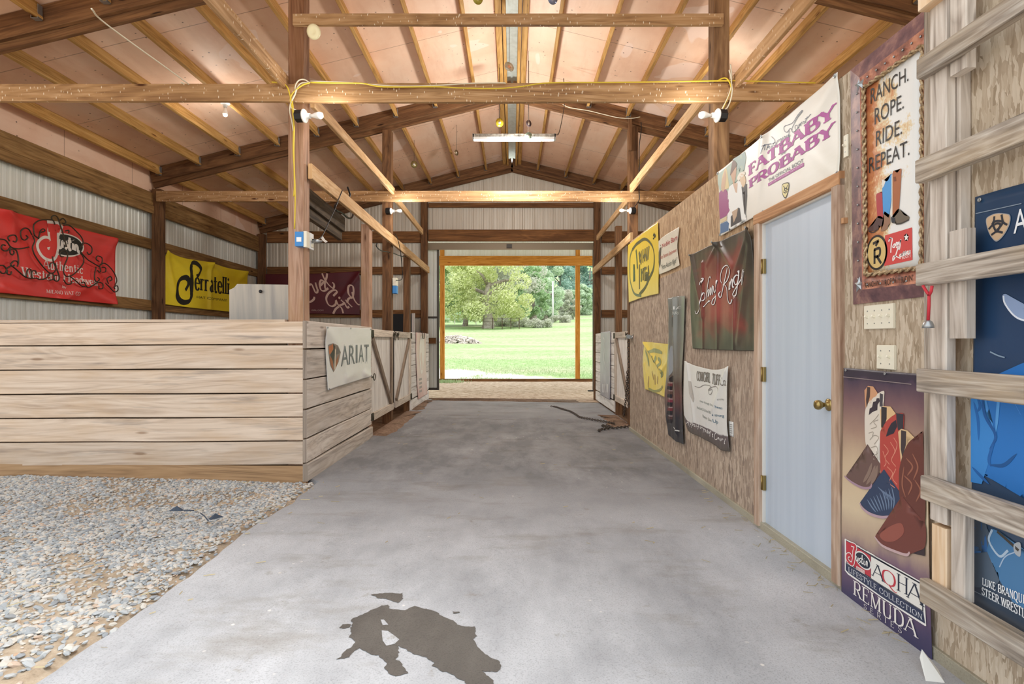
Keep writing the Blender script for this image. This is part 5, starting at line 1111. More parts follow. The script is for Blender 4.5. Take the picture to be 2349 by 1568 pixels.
# ---- G white cowgirl poster
K=lambda *p:cr(1565,820,6.815,*p)
b=Sheet('vinyl_banner','white curling poster with a grey-brown foot band, left of the pale door','banner','X',1.73,-1,[K(60,50,105,66,200,112,300,142,400,170,500,187,600,184,680,165,775,133),K(45,480,120,500,400,560,640,580,760,590),K(45,800,120,830,400,900,640,960,755,990),K(62,970,130,1140,300,1235,450,1310,560,1385,640,1440,775,1468)],vinyl('white_poster',[(0,'5E5650'),(.155,'6A5F62'),(.17,'E2E2DE'),(1,'E4E4DE')],rough=.4,gloss=.4),amp=.012,freq=5,folds=[tuple(K(120,100)[0])+tuple(K(210,1000)[0])+(.02,.02),tuple(K(730,200)[0])+tuple(K(520,800)[0])+(.03,.02),tuple(K(765,150)[0])+tuple(K(755,1400)[0])+(.018,.02)],nu=90,nv=90,seed=7)
gq=[(262,215,470,240,468,390,262,350),(505,250,625,275,622,435,492,405),(650,285,735,300,735,440,655,440)]
for w_,q in zip(('COWGIRL','TUFF','Co.'),gq): b.text(w_,K(*q),'7C746C',2,'slab' if w_!='Co.' else 'sans',thick=.24,thin=.1,sw=.06,sp=.04)
b.stroke(K(230,445,300,465,380,425,480,450,440,510,460,570,490,560,500,500,450,510,480,470,560,450,610,520),.008,'8A8480',2,w2=.004)
b.text('(1979)',K(596,640,690,640,690,665,596,665),'8A8A8A',2); b.text('even though he is',K(310,650,540,730,540,765,312,690),'7E8884',2); b.text('been',K(562,740,668,765,668,810,562,785),'3E6E8A',2)
b.text('bucked, kicked &',K(262,745,488,830,488,880,262,790),'8A928C',2); b.text('a strong',K(505,865,700,880,700,930,505,910),'3E6E8A',2); b.text('Never Give',K(355,880,500,960,500,1005,355,930),'8A928C',2); b.text('Up',K(515,950,608,980,606,1030,520,1010),'3E6E8A',2)
for st in ((100,1030,140,980,150,960,135,1060),(105,1010,140,1020),(155,1080,165,1010,180,1020,165,1045),(185,1095,192,1025,205,1035,192,1060),(215,1060,212,1040,225,1045,215,1070,232,1070),(240,1080,245,1050,255,1055,250,1090),(275,1120,290,1020,300,1040),(265,1070,300,1085),(310,1110,312,1080,325,1085,312,1110),(330,1120,338,1090,350,1095),
   (345,1090,375,1110,410,1130),(365,1170,375,1120,385,1110),(395,1160,392,1130,408,1140,395,1165),(420,1170,428,1140,440,1150,432,1185),(445,1120,440,1180),(450,1190,455,1150,465,1180,480,1140,470,1230),(490,1150,492,1165),(505,1200,520,1190,505,1230,520,1240),(590,1190,570,1170,545,1200,540,1260,560,1280,590,1265),(600,1270,600,1245,615,1255,602,1275),(622,1260,630,1290,640,1260,650,1300,660,1265),(670,1300,672,1270,690,1275),(720,1265,705,1340,715,1340)):
    b.stroke(K(*st),.0075,'EDEAE6',3,w2=.004)
b.poly(K(150,360,170,370,215,640,200,700,165,560),'B9B4AC',2); b.done(.02)
b=Sheet('paper_tag','small white printed tag at the lower right edge of the curling white poster','tag','X',1.73,-1,[K(735,990,808,1005),K(745,1210,810,1240)],vinyl('tag_paper',[(0,'ECECE8')]),amp=.0,nu=4,nv=6,d0=.006)
for k in range(5): b.stroke(K(760,1040+k*32,800,1050+k*32),.008,'A8A8A6',2,curve=False)
b.done(0)
# ---- H rusty framed sign
t=thing('framed_sign',onX(2035,690,1.70),'tall rusty framed metal sign with boots and black lettering, right of the pale door','sign')
def rust(name,cs,sc=9,rough=.5):
    m,nt,b=newmat(name); geo=nd(nt,'ShaderNodeNewGeometry').outputs['Position']
    n=nd(nt,'ShaderNodeTexNoise',{'Vector':geo,'Scale':sc,'Detail':6.0,'Roughness':.65})
    col=ramp(nt,n.outputs[0],[(.32,cs[0]),(.5,cs[1]),(.62,cs[2])]); nt.links.new(col,b.inputs['Base Color']); b.inputs['Roughness'].default_value=rough; b.inputs['Metallic'].default_value=.1; return m
M['rust']=rust('rusty_frame_print',('6A443A','A86A54','C98A6C'),14); M['rustdark']=rust('dark_rust_print',('584048','7C5A5C','A07A70'),10); M['rope']=rust('rope_print',('5A4A3A','A68A66','D2BC94'),60)
K=lambda *p:cr(1640,0,2.24,*p)
o=[onX(*q,1.722) for q in ((1950.5,161),(2129,16),(2127,679),(1957,698))]
i1=[onX(*q,1.700) for q in ((1972,178),(2123,62),(2121,648),(1978,664))]
inn=[onX(*q,1.712) for q in ((1981,202),(2115,106),(2113,613),(1987,630))]
mb=MB(); a=mb.vs(o); b_=mb.vs(i1); c=mb.vs(inn); bk=mb.vs([p+Vector((.012,0,0)) for p in o])
for k in range(4):
    j=(k+1)%4; mb.face((a+k,a+j,b_+j,b_+k),None,1); mb.face((b_+k,b_+j,c+j,c+k),None,0); mb.face((bk+k,bk+j,a+j,a+k),None,1)
link('frame',mb,[M['rust'],M['rustdark']],t)
mb=MB()
ro=[onX(*q,1.704) for q in ((1981,201),(2116,104),(2114,614),(1986,631))]
for k in range(4):
    p,q=ro[k],ro[(k+1)%4]; n=int((q-p).length/.012); ax=(q-p).normalized(); s_=Vector((0,0,1)) if abs(ax.z)<.8 else Vector((0,1,0))
    for ph in (0,math.pi): mb.tube([p.lerp(q,m_/n)+s_*.006*math.cos(m_*.9+ph)+Vector((-.006*math.sin(m_*.9+ph),0,0)) for m_ in range(n+1)],.006,5)
link('rope_border',mb,M['rope'],t)
mb=MB()
for (p,q,n) in (((1966,215),(1969,640),11),((1990,176),(2112,84),7),((1990,652),(2110,642),5)):
    for k in range(n):
        x=p[0]+(q[0]-p[0])*k/(n-1); y=p[1]+(q[1]-p[1])*k/(n-1); c_=onX(x,y,1.703); mb.lathe([(.006,0),(.004,.004),(.0,.005)],c_,(-1,0,0),8)
link('rivet',mb,M['galv'],t)
def star(x,y,r,name='corner_star'):
    c_=onX(x,y,1.698); mb=MB(); P=[]
    for k in range(10):
        rr=r if k%2==0 else r*.42; a_=math.pi/2+k*math.pi/5; P.append(c_+Vector((.008,-rr*math.cos(a_),rr*math.sin(a_))))
    i=mb.vs(P+[c_-Vector((.006,0,0))])
    for k in range(10): mb.face((i+k,i+(k+1)%10,i+10))
    link(name,mb,M['galv'],t)
star(1969,193,.042); star(2128,72,.042); star(1968,653,.042)
cow=None
def hide():
    m,nt,b=newmat('cowhide_print'); uv=nd(nt,'ShaderNodeUVMap').outputs[0]; sx=nd(nt,'ShaderNodeSeparateXYZ',{0:uv}).outputs
    n=nd(nt,'ShaderNodeTexNoise',{'Vector':nd(nt,'ShaderNodeMapping',{'Vector':uv,'Scale':(1.6,5,1)}).outputs[0],'Scale':1.0,'Detail':6.0,'Roughness':.65,'Distortion':.5})
    h=nd(nt,'ShaderNodeTexNoise',{'Vector':nd(nt,'ShaderNodeMapping',{'Vector':uv,'Scale':(40,60,1)}).outputs[0],'Scale':1.0,'Detail':2.0})
    f=math_(nt,'ADD',n.outputs[0],math_(nt,'MULTIPLY',math_(nt,'SUBTRACT',.5,sx[0]),.5)); f=math_(nt,'ADD',f,math_(nt,'MULTIPLY',math_(nt,'SUBTRACT',h.outputs[0],.5),.18))
    col=ramp(nt,f,[(.44,'ECECE8'),(.5,'E3CDA2'),(.58,'CC8A58'),(.74,'A85C3C')]); nt.links.new(col,b.inputs['Base Color']); b.inputs['Roughness'].default_value=.35; return m
class Sub(Sheet):
    pass
b=Sheet('sign_panel',None,None,'X',1.722,-1,[[(1980,200),(2117,104)],[(1985,632),(2115,614)]],hide(),amp=0,d0=.010,nu=6,nv=10)
b.o.parent=t; b.o.location=b.o.location-t.location; 
K=lambda *p:cr(1940,40,4.355,*p)
tx='33302E'
for w_,q in (('RANCH.',(275,708,655,508+60,655,625,275,865)),('ROPE.',(315,905,608,770+60,608,905,315,1070)),('RIDE.',(325,1130,590,1010+70,590,1158,325,1285)),('REPEAT.',(258,1400,665,1235+45,665,1365,258,1555))): pass
b.text('RANCH.',K(275,705,655,480,655,630,275,865),tx,2); b.text('ROPE.',K(315,900,608,752,608,905,315,1072),tx,2); b.text('RIDE.',K(328,1130,590,1000,590,1160,326,1290),tx,2); b.text('REPEAT.',K(258,1395,665,1210,665,1370,258,1555),tx,2)
K=lambda *p:cr(1940,360,3.92,*p)
b.poly(K(300,335,345,318,352,330,360,540,345,545,325,530,310,540,300,400),'B04248',2,sm=True); b.poly(K(305,540,325,530,358,545,355,600,335,625,320,610,318,640,270,665,235,660,225,640,270,605,292,570),'57403E',2,sm=True)
b.poly(K(355,220,400,215,440,150,442,300,415,525,400,530,375,495,362,500,355,330),'4E9AD8',2,sm=True); b.poly(K(372,490,400,530,420,520,425,590,410,610,395,645,350,668,340,655,365,600),'96715A',2,sm=True); b.poly(K(350,200,385,215,370,260,355,280),'E6E2DA',3)
b.poly(K(445,150,490,140,520,105,525,150,505,460,490,500,460,540,445,500),'A9653E',2,sm=True); b.poly(K(440,540,500,465,550,520,595,535,590,560,520,590,485,600,475,570,470,595,440,590,432,550),'6C6152',2,sm=True); b.poly(K(432,540,470,545,470,590,440,590),'2C3038',3); b.poly(K(455,180,475,175,480,215,460,220),'7A4228',3)
b.stroke(K(230,665,270,678,320,645),.006,'3A2E2C',3,'picture'); b.stroke(K(478,602,530,595,595,562),.006,'3A3630',3,'picture'); b.stroke(K(443,160,443,520),.006,'E8DCC8',3,'picture')
el=[(305+95*math.cos(a_),858+158*math.sin(a_)) for a_ in [k*math.pi/14 for k in range(28)]]; el=[q for p_ in el for q in (p_[0],p_[1]-.14*(p_[0]-305))]
b.poly(K(*el),'2E2824',2,'picture',True); el2=[(305+80*math.cos(a_),858+138*math.sin(a_)) for a_ in [k*math.pi/14 for k in range(28)]]; b.poly(K(*[q for p_ in el2 for q in (p_[0],p_[1]-.14*(p_[0]-305))]),'D6B878',3,'picture',True)
for st in ((270,780,325,750),(320,755,295,800),(285,830,285,960),(280,835,330,820,330,880,285,900),(305,890,345,955)): b.stroke(K(*st),.013,'2E2824',4)
b.poly(K(378,705,622,632,626,925,372,980),'CF4A48',2); 
for st in ((412,760,425,730,445,735,435,800,432,860),(415,735,440,728),(455,790,450,810,465,810,470,780,455,790),(478,800,482,770,492,770,492,800),(500,760,505,785,525,740),(520,745,515,800,508,830,500,820),(480,815,500,800,480,870,465,910,450,930,460,890,520,910),(520,870,512,890,525,895,535,865,533,890),(545,890,550,850,558,885,568,845,572,880),(590,840,580,860,592,875,605,840,606,870)): b.stroke(K(*st),.0068,'F4EEEA',3,w2=.0045)
b.poly(K(*[v for k in range(10) for v in (572+(24 if k%2==0 else 10)*math.sin(k*math.pi/5),722-(38 if k%2==0 else 15)*math.cos(k*math.pi/5))]),'F4EEEA',3); b.text('BOOTS',K(535,890,612,872,612,898,535,918),'F4EEEA',3)
b.done(0)
b2=Sheet('foot_plate',None,None,'X',1.712,-1,[[(1988,640),(2113,624)],[(1988,664),(2113,650)]],M['rust'],amp=0,d0=.010,nu=4,nv=2); b2.o.parent=t; b2.o.location=b2.o.location-t.location
for w_,q in (('RANCHIN\'',(195,1128,330,1098,330,1150,195,1180)),('*',(342,1105,362,1100,362,1125,342,1130)),('ROPIN\'',(375,1100,482,1070,482,1128,378,1160)),('*',(494,1088,514,1084,514,1110,494,1114)),('RIDIN\'',(525,1072,632,1052,632,1108,528,1135))): b2.text(w_,K(*q),'3A2E28',2)
b2.done(0)
# ---- I boot banner
def bootbg():
    return vinyl('purple_cream_print',[(0,'3C3A5C'),(.06,'474060'),(.10,'5A4A66'),(.24,'7C6272'),(.30,'B49C88'),(.40,'D6C2A2'),(.58,'CDB596'),(.72,'A58676'),(.86,'7A5C60'),(.955,'4C3E50'),(.96,'3E3444'),(1,'38323E')],rough=.4,bs=3)
b=Sheet('vinyl_banner','tall purple and cream banner with three cowboy boots, standing on the floor by the door','banner','X',1.73,-1,[[(1946,843),(2040,851),(2137,858)],[(1943,1100),(2040,1120),(2141,1140)],[(1940,1389),(2040,1450),(2151,1520)]],bootbg(),amp=.006,freq=3,d0=.022,seed=8,nu=80,nv=80)
K=lambda *p:cr(1930,840,3.918,*p)
b.stroke(K(62,93,300,118,690,160),.004,'8A7C7C',2,'picture',curve=False)
b.poly(K(258,215,290,175,340,180,380,240,375,260,300,320,270,380,262,300),'CE9A74',2); b.poly(K(285,182,312,188,310,270,280,370,274,300),'4A3A3A',3)
b.poly(K(300,320,380,245,440,222,430,300,412,340,405,870,370,876,325,852,300,762,288,700,270,690,262,560,265,400),'DCD2C4',2,sm=True); b.poly(K(400,240,430,250,425,360,398,360),'4E4A50',3)
b.poly(K(395,285,372,285,365,312,340,318,330,365,308,380,300,438,330,412,350,402,378,392,380,345,400,312),'40363E',3)
for st in ((310,520,360,470,390,430),(320,560,370,540,345,500,385,480),(310,660,350,620,390,640,350,700),(320,730,370,720,380,780,340,800),(340,830,375,840,370,760),(300,600,340,590,330,640)): b.stroke(K(*st),.004,'A79C8E',3,'picture')
b.poly(K(288,700,305,762,325,852,370,877,402,872,390,960,330,1060,310,1088,240,1090,160,1052,95,985,140,950,200,890,255,800),'6E5650',3,sm=True); b.poly(K(335,1012,402,950,402,1050,370,1070,335,1060),'4A3A44',2)
for st in ((330,870,300,960,250,1040),(360,890,330,980,280,1060),(380,890,360,980,320,1060)): b.stroke(K(*st),.02,'8A7468',4,'picture',taper=.8)
b.stroke(K(80,985,150,1042,240,1088,310,1090,330,1058),.012,'A78A98',5,'picture',taper=.4)
b.poly(K(402,392,430,357,500,360,548,425,470,482,430,590,412,560),'DBB888',3.5); b.poly(K(415,362,466,368,464,470,430,585,414,540),'3A3638',3.8)
b.poly(K(430,600,440,530,475,480,550,428,622,430,612,565,578,578,582,1120,510,1120,472,1090,455,942,430,930,408,960,404,600),'B44A42',4,sm=True); b.poly(K(555,420,622,428,616,562,570,572,558,480),'3A3840',6)
b.poly(K(552,480,510,508,480,560,458,632,500,612,530,602,562,540),'33303A',5)
for st in ((440,700,480,760,450,820,490,880),(500,680,540,760,510,840,550,900),(470,900,520,960,490,1040,540,1090),(530,640,560,700,540,780),(430,760,460,860,440,900),(550,920,520,1000,560,1060)): b.stroke(K(*st),.004,'D98E78',5,'picture')
b.poly(K(430,936,452,946,470,1090,515,1121,586,1126,586,1260,510,1300,500,1346,430,1350,330,1326,260,1270,225,1220,290,1190,350,1130,400,1040),'36435E',5,sm=True); b.poly(K(515,1290,590,1268,580,1350,518,1346),'4A3440',4)
for k in range(9): b.stroke(K(290+k*28,1195-k*14,330+k*26,1260-k*8,370+k*20,1310-k*4),.008,'71849E',6,'picture',taper=.8)
for k in range(6): b.stroke(K(385+k*16,1080+k*14,430+k*16,1130+k*8,460+k*14,1190+k*4),.006,'6A7C98',6,'picture',taper=.8)
b.stroke(K(222,1225,250,1275,320,1325,420,1354,505,1346),.013,'B59AA4',7,'picture',taper=.4)
b.poly([(2076,990),(2083,983),(2098,987),(2114,1003),(2100,1010),(2090,1040),(2082,1060)],'D8B98E',6.4); b.poly([(2083,986),(2095,989),(2094,1020),(2086,1050),(2082,1030)],'453A3C',6.7)
b.poly([(2082,1060),(2092,1030),(2105,1010),(2128,1003),(2134,1003),(2138,1200),(2108,1190),(2092,1145),(2081,1146),(2078,1090)],'6A3E36',7,sm=True)
for st in ((2095,1050,2110,1070,2098,1090),(2110,1040,2122,1070,2112,1100),(2090,1090,2108,1110,2100,1135),(2115,1100,2128,1125,2118,1150),(2100,1160,2118,1180,2128,1190),(2090,1070,2086,1110,2094,1140)): b.stroke([(st[i],st[i+1]) for i in range(0,6,2)],.008,'9A6450',8,'picture',taper=.7)
b.poly([(2081,1146),(2089,1140),(2108,1185),(2138,1200),(2138,1255),(2110,1262),(2098,1272),(2060,1262),(2032,1245),(2024,1228),(2040,1215),(2065,1190),(2075,1165)],'74423A',8,sm=True); b.poly([(2104,1250),(2138,1238),(2138,1275),(2108,1268)],'3E3236',7)
b.poly([(2035,1225),(2062,1205),(2085,1200),(2090,1222),(2070,1240),(2046,1240)],'96564A',9,sm=True); b.stroke([(2022,1230),(2040,1250),(2070,1264),(2096,1272),(2104,1266)],.012,'C4A8A8',10,'picture',taper=.4)
K=lambda *p:cr(1930,1220,4.613,*p)
b.poly(K(93,70,105,68,380,234,945,540,968,992,955,992,500,700,130,448,93,405),'EDEBE6',2); b.poly(K(108,85,375,242,938,550,940,840,380,492,108,320),'2E3444',3); b.poly(K(112,92,374,250,376,478,112,312),'C23C48',4); b.poly(K(380,256,930,560,930,825,380,486),'E8E6DE',4); b.poly(K(104,322,380,496,940,842,958,968,500,684,138,432,104,398),'333B55',3)
for ch,q,c_ in (('A',(398,318,515,380,515,525,398,460),'2E3444'),('Q',(500,372,655,455,655,610,500,515),'C23C48'),('H',(655,430,785,495,785,672,655,610),'2E3444'),('A',(775,500,930,590,930,780,775,690),'2E3444')): b.text(ch,K(*q),c_,5,'serif',thick=.11,thin=.045,sw=.07)
b.text('LIFESTYLE COLLECTION',K(135,364,932,872,932,928,137,418),'D6D8DC',5,'serif',thick=.13,thin=.06,sw=.06,sp=.12)
b.text('REMUDA',K(188,506,860,945,860,1112,188,655),'ECE8E2',3,'serif',thick=.14,thin=.05,sw=.09,sp=.1); b.text('SERIES',K(300,752,705,1010,705,1072,300,802),'D2CCCE',3,'serif',thick=.13,thin=.06,sw=.06,sp=.75)
el=[v for a_ in [k*math.pi/12 for k in range(24)] for v in (295+88*math.cos(a_)+0,300+88*.62*math.cos(a_)+85*math.sin(a_))]; b.poly(K(*el),'EDEBE6',5,'lettering',True); el=[v for a_ in [k*math.pi/12 for k in range(24)] for v in (295+78*math.cos(a_),300+78*.62*math.cos(a_)+72*math.sin(a_))]; b.poly(K(*el),'2B3140',6,'lettering',True)
jl=(165,125,215,150,200,210,195,290,180,335,150,320,125,280,130,245,155,240,165,265)
b.stroke(K(*jl),.024,'EDEBE6',7); b.stroke(K(*jl),.015,'C23C48',8)
for st in ((225,250,222,290,235,305,245,270,245,310),(275,275,258,285,270,310,258,325),(290,240,285,325,298,330),(280,280,300,288),(310,300,308,340,318,345),(330,350,334,310,345,318,342,365),(312,280,314,284)): b.stroke(K(*st),.0055,'F2F0EC',8)
b.poly(K(224,356,314,405,314,445,226,392),'E4D8D2',7,'lettering'); b.text('BOOTS',K(234,368,306,408,306,432,234,392),'C23C48',8)
b.stroke(K(45,680,300,840,600,1060,945,1300),.004,'A59AA4',2,'picture',curve=False)
b.done(.05); b.grommets([(1953,849),(2045,857)],.006)
# ---- J blue poster
b=Sheet('vinyl_banner','big navy and blue banner with a shield emblem, behind the six weathered boards','banner','X',1.73,-1,[[(2241,452),(2349,421),(2700,330)],[(2236,900),(2349,910),(2700,940)],[(2229,1377),(2349,1452),(2700,1660)]],vinyl('navy_print',[(0,'4A5666'),(.12,'46566C'),(.28,'3A4E68'),(.6,'2A4466'),(.8,'203A5A'),(1,'23405F')],rough=.35,bs=3),amp=.005,freq=2,d0=.004,seed=9,nu=40,nv=40)
K=lambda *p:cr(2220,420,3.266,*p)
b.stroke(K(78,228,420,152),.003,'8A98A8',2,'picture',curve=False)
shield(b,K(157,268,195,238,240,224,290,226,336,240,332,310,290,390,235,437,190,395,165,335),'D0B290','9AA0AA',.06,2)
for st in ((222,248,214,300,180,345),(275,235,288,290,318,312),(200,387,240,362,285,370),(206,296,224,340,240,362,262,330,284,292,245,282,206,296),(222,310,245,300,268,308,256,335,240,350)): b.stroke(K(*st),.0075,'33363E',5,'picture')
b.text('ARIAT',[(2331,480),(2470,440),(2470,500),(2331,536)],'EEF2F6',2)
hp=[(2306,680),(2311,674),(2320,678),(2335,700),(2349,712),(2390,716),(2390,740),(2349,735),(2330,722),(2312,700)]; b.poly(hp,'8FA4C8',2,sm=True); b.stroke([(2309,678),(2312,695),(2330,720),(2349,732),(2380,738)],.006,'E2EAF4',3,'picture')
b.poly([(2295,858),(2349,834),(2450,800),(2450,960),(2420,1180),(2349,1112),(2300,1093),(2258,1086),(2233,1070),(2233,915),(2262,880)],'2F78C4',2)
b.poly([(2233,915),(2262,885),(2268,940),(2292,998),(2275,1060),(2258,1110),(2233,1105)],'3F8AD2',3)
for st,c_ in (((2258,885,2266,950,2291,998,2277,1030),'235C9E'),((2278,1066,2310,1066,2340,1040),'225894'),((2292,998,2276,1050,2280,1070),'2966AC'),((2300,890,2296,940,2292,990),'5AA2E4'),((2240,920,2250,960,2252,1010),'2C6CB4'),((2236,1070,2255,1090,2276,1110),'2966AC'),((2330,915,2349,950),'5AA2E4'),((2245,895,2255,930,2248,945),'2A66AA')): b.stroke([(st[i],st[i+1]) for i in range(0,len(st),2)],.012,c_,4,'picture',taper=.9)
b.poly([(2233,1190),(2266,1196),(2272,1240),(2290,1265),(2300,1330),(2270,1345),(2233,1330)],'5A6878',3,sm=True); b.poly([(2233,1190),(2265,1196),(2272,1265),(2240,1262),(2233,1270)],'3F6EA8',3)
b.poly([(2283,1212),(2300,1218),(2330,1252),(2349,1268),(2400,1290),(2400,1420),(2330,1380),(2300,1330),(2292,1290),(2270,1262)],'4E7FAC',4); b.stroke([(2283,1214),(2276,1240),(2300,1275),(2320,1262)],.008,'B4C8DA',5,'picture'); b.stroke([(2295,1218),(2320,1240),(2345,1262)],.010,'4A443C',6,'picture'); b.poly([(2334,1248),(2349,1245),(2349,1275),(2336,1268)],'B4B8BC',6,sm=True); b.stroke([(2300,1300),(2315,1275),(2349,1262)],.004,'A8C0D8',5,'picture')
b.text('LUKE BRANQUINHO',[(2262,1324),(2391,1377),(2391,1399),(2262,1340)],'F2F4F6',9,'slab',thick=.2,thin=.1,sw=.05,sp=.1); b.text('STEER WRESTLER',[(2261,1346),(2380,1406),(2380,1428),(2261,1362)],'F2F4F6',9,'slab',thick=.2,thin=.1,sw=.05,sp=.1)
b.stroke([(2231,1350),(2349,1410),(2500,1490)],.003,'8A96A2',2,'picture',curve=False); b.stroke(K(190,1262,250,1290,300,1305),.005,'8AA0B4',3,'picture'); b.grommets([(2254,458)],.008); b.done(.05)
# ---- K white banner on the stall side wall
K=lambda *p:cr(730,730,5.807,*p)
b=Sheet('vinyl_banner','white banner with a brown shield emblem and grey capitals, on the left stall side wall','banner','X',-1.828,1,[K(62,106,240,112,410,122,690,132),K(85,520,250,500,400,470,688,420),K(108,957,250,905,400,860,686,770)],vinyl('white_vinyl_stall',[(0,'E6E6E4')],blotch='D6D6D2',ba=.6),amp=.008,freq=2.5,folds=[tuple(K(70,140)[0])+tuple(K(240,330)[0])+(.08,.02),tuple(K(600,730)[0])+tuple(K(690,780)[0])+(.05,.018),tuple(K(360,790)[0])+tuple(K(480,730)[0])+(.06,.012)],seed=10)
b.poly(K(108,350,165,330,230,360,278,450,250,580,183,715,140,620,118,480),'8A7C74',2,sm=False); b.poly(K(112,375,165,340,178,400,140,480,122,470),'B8683A',3); b.poly(K(165,335,195,370,195,500,175,620,150,580,135,480,175,410),'2F2A2A',3); b.poly(K(195,400,208,420,206,660,190,690,196,560),'DACBB4',4); b.poly(K(140,500,170,570,180,690,160,660,130,560),'A4603A',4); b.poly(K(210,560,250,480,240,580,205,660),'A0603C',4); b.poly(K(215,370,270,440,250,470,215,480),'6A6460',3)
for k,(c0,c1) in enumerate(zip('ARIAT',((282,352,385,345,382,615,282,640),(388,342,465,340,465,602,386,612),(478,338,500,336,500,588,478,594),(515,338,590,334,590,576,515,586),(596,334,658,332,645,572,612,574)))):
    b.text(c0,K(*c1),'6C7276',2)
for x in (325,405,428,490,560,615,640): b.stroke(K(x,345,x-6,600),.008,'A9AEB0',3,curve=False)
b.grommets(K(75,120,410,130,680,145,676,760,385,880,120,940),.010); b.done(.05)
# ---- L pink and grey banners on the far stalls
b=Sheet('vinyl_banner','faded pink banner hanging on the far left stall wall','banner','X',-1.83,1,[[(953,762),(975,764)],[(954,850),(976,838)],[(958,916),(979,903)]],vinyl('faded_pink',[(0,'D8AFA8'),(.3,'E6CEC8'),(1,'DDB8B0')],blotch='EADAD4',ba=.7),amp=.012,freq=5,d0=.008,seed=11,nu=14)
b.poly([(962,775),(968,772),(972,800),(968,850),(963,852),(960,810)],'EFE6DE',2,sm=True)
for k in range(4): b.poly([(960,868+k*9),(966,866+k*9),(966,871+k*9),(960,873+k*9)],'A89C98',2,'lettering')
b.done(0)
b=Sheet('vinyl_banner','faded grey banner hanging on the far right stall wall','banner','X',1.83,-1,[[(1380,762),(1402,759)],[(1379,840),(1402,848)],[(1379,905),(1402,917)]],vinyl('faded_grey',[(0,'8A8A96'),(.3,'A6A6B0'),(1,'B4B2BA')],blotch='C8C6CC',ba=.6),amp=.02,freq=5,d0=.008,seed=12,nu=16)
for k in range(3): b.poly([(1384+k*5,880),(1387+k*5,881),(1387+k*5,900),(1384+k*5,899)],'DADADA',2,'lettering')
b.stroke([(1385,772),(1390,785),(1388,820),(1393,850)],.05,'D8D6D8',2,'picture',taper=.8); b.done(0)
# ---- M red banner on the left wall
K=lambda *p:cr(0,460,6.03,*p)
b=Sheet('vinyl_banner','big red banner with white lettering on the ribbed left wall','banner','X',-5.60,1,[[(-120,452),(0,481),(258,546)],[(-120,556),(0,580),(258,622)],[(-120,661),(0,672),(258,698)]],vinyl('red_vinyl',[(0,'E4403A')],blotch='CC2E2A',ba=.6),amp=.02,freq=1.2,d0=.03,
 folds=[(0,482,110,560,.07,.035),(5,484,60,640,.07,.03),(258,548,170,530,.08,.03),(258,697,150,640,.10,.04),(255,552,200,640,.07,.02),(0,660,60,680,.06,.02),(130,690,220,640,.06,.03),(50,570,130,690,.05,.02)],nu=160,nv=110,seed=13)
el=lambda cx,cy,rx,ry,sk:[v for a_ in [k*math.pi/14 for k in range(28)] for v in (cx+rx*math.cos(a_),cy+ry*math.sin(a_)+sk*rx*math.cos(a_))]
b.poly(K(*el(850,612,268,160,.14)),'F0E8DC',2,'lettering',True); b.poly(K(*el(850,610,250,142,.14)),'2A2A24',3,'lettering',True)
jl=(615,372,690,378,760,385,700,400,690,520,685,640,670,720,640,745,580,715,540,640,555,590,600,590,620,640)
b.stroke(K(*jl),.17,'F2ECE2',4); b.stroke(K(*jl),.10,'E4403A',5)
for st in ((770,530,765,640,800,640,815,560,815,650),(880,570,850,590,885,625,855,670),(915,510,910,670,935,670),(890,560,940,565),(965,590,960,680),(985,690,1000,620,1025,640,1030,700,1055,705),(965,545,968,550)): b.stroke(K(*st),.035,'F2ECE2',5)
b.text('Authentic',K(548,800,1100,900,1100,1010,545,935),'F2E6DE',2,'serif',thick=.15,thin=.05,sw=.06,sp=.1); b.text('Western Headwear',K(245,915,1320,1085,1310,1180,255,1050),'F2E6DE',2,'serif',thick=.16,thin=.05,sw=.06,sp=.07)
b.text('by',K(808,1168,862,1180,862,1215,808,1205),'F2E6DE',2,'serif',thick=.14,thin=.05,sw=.05); b.text('MILANO HAT CO',K(592,1228,1040,1265,1040,1315,592,1275),'F2E6DE',2,'serif',thick=.15,thin=.05,sw=.06,sp=.1)
b.done(.03)
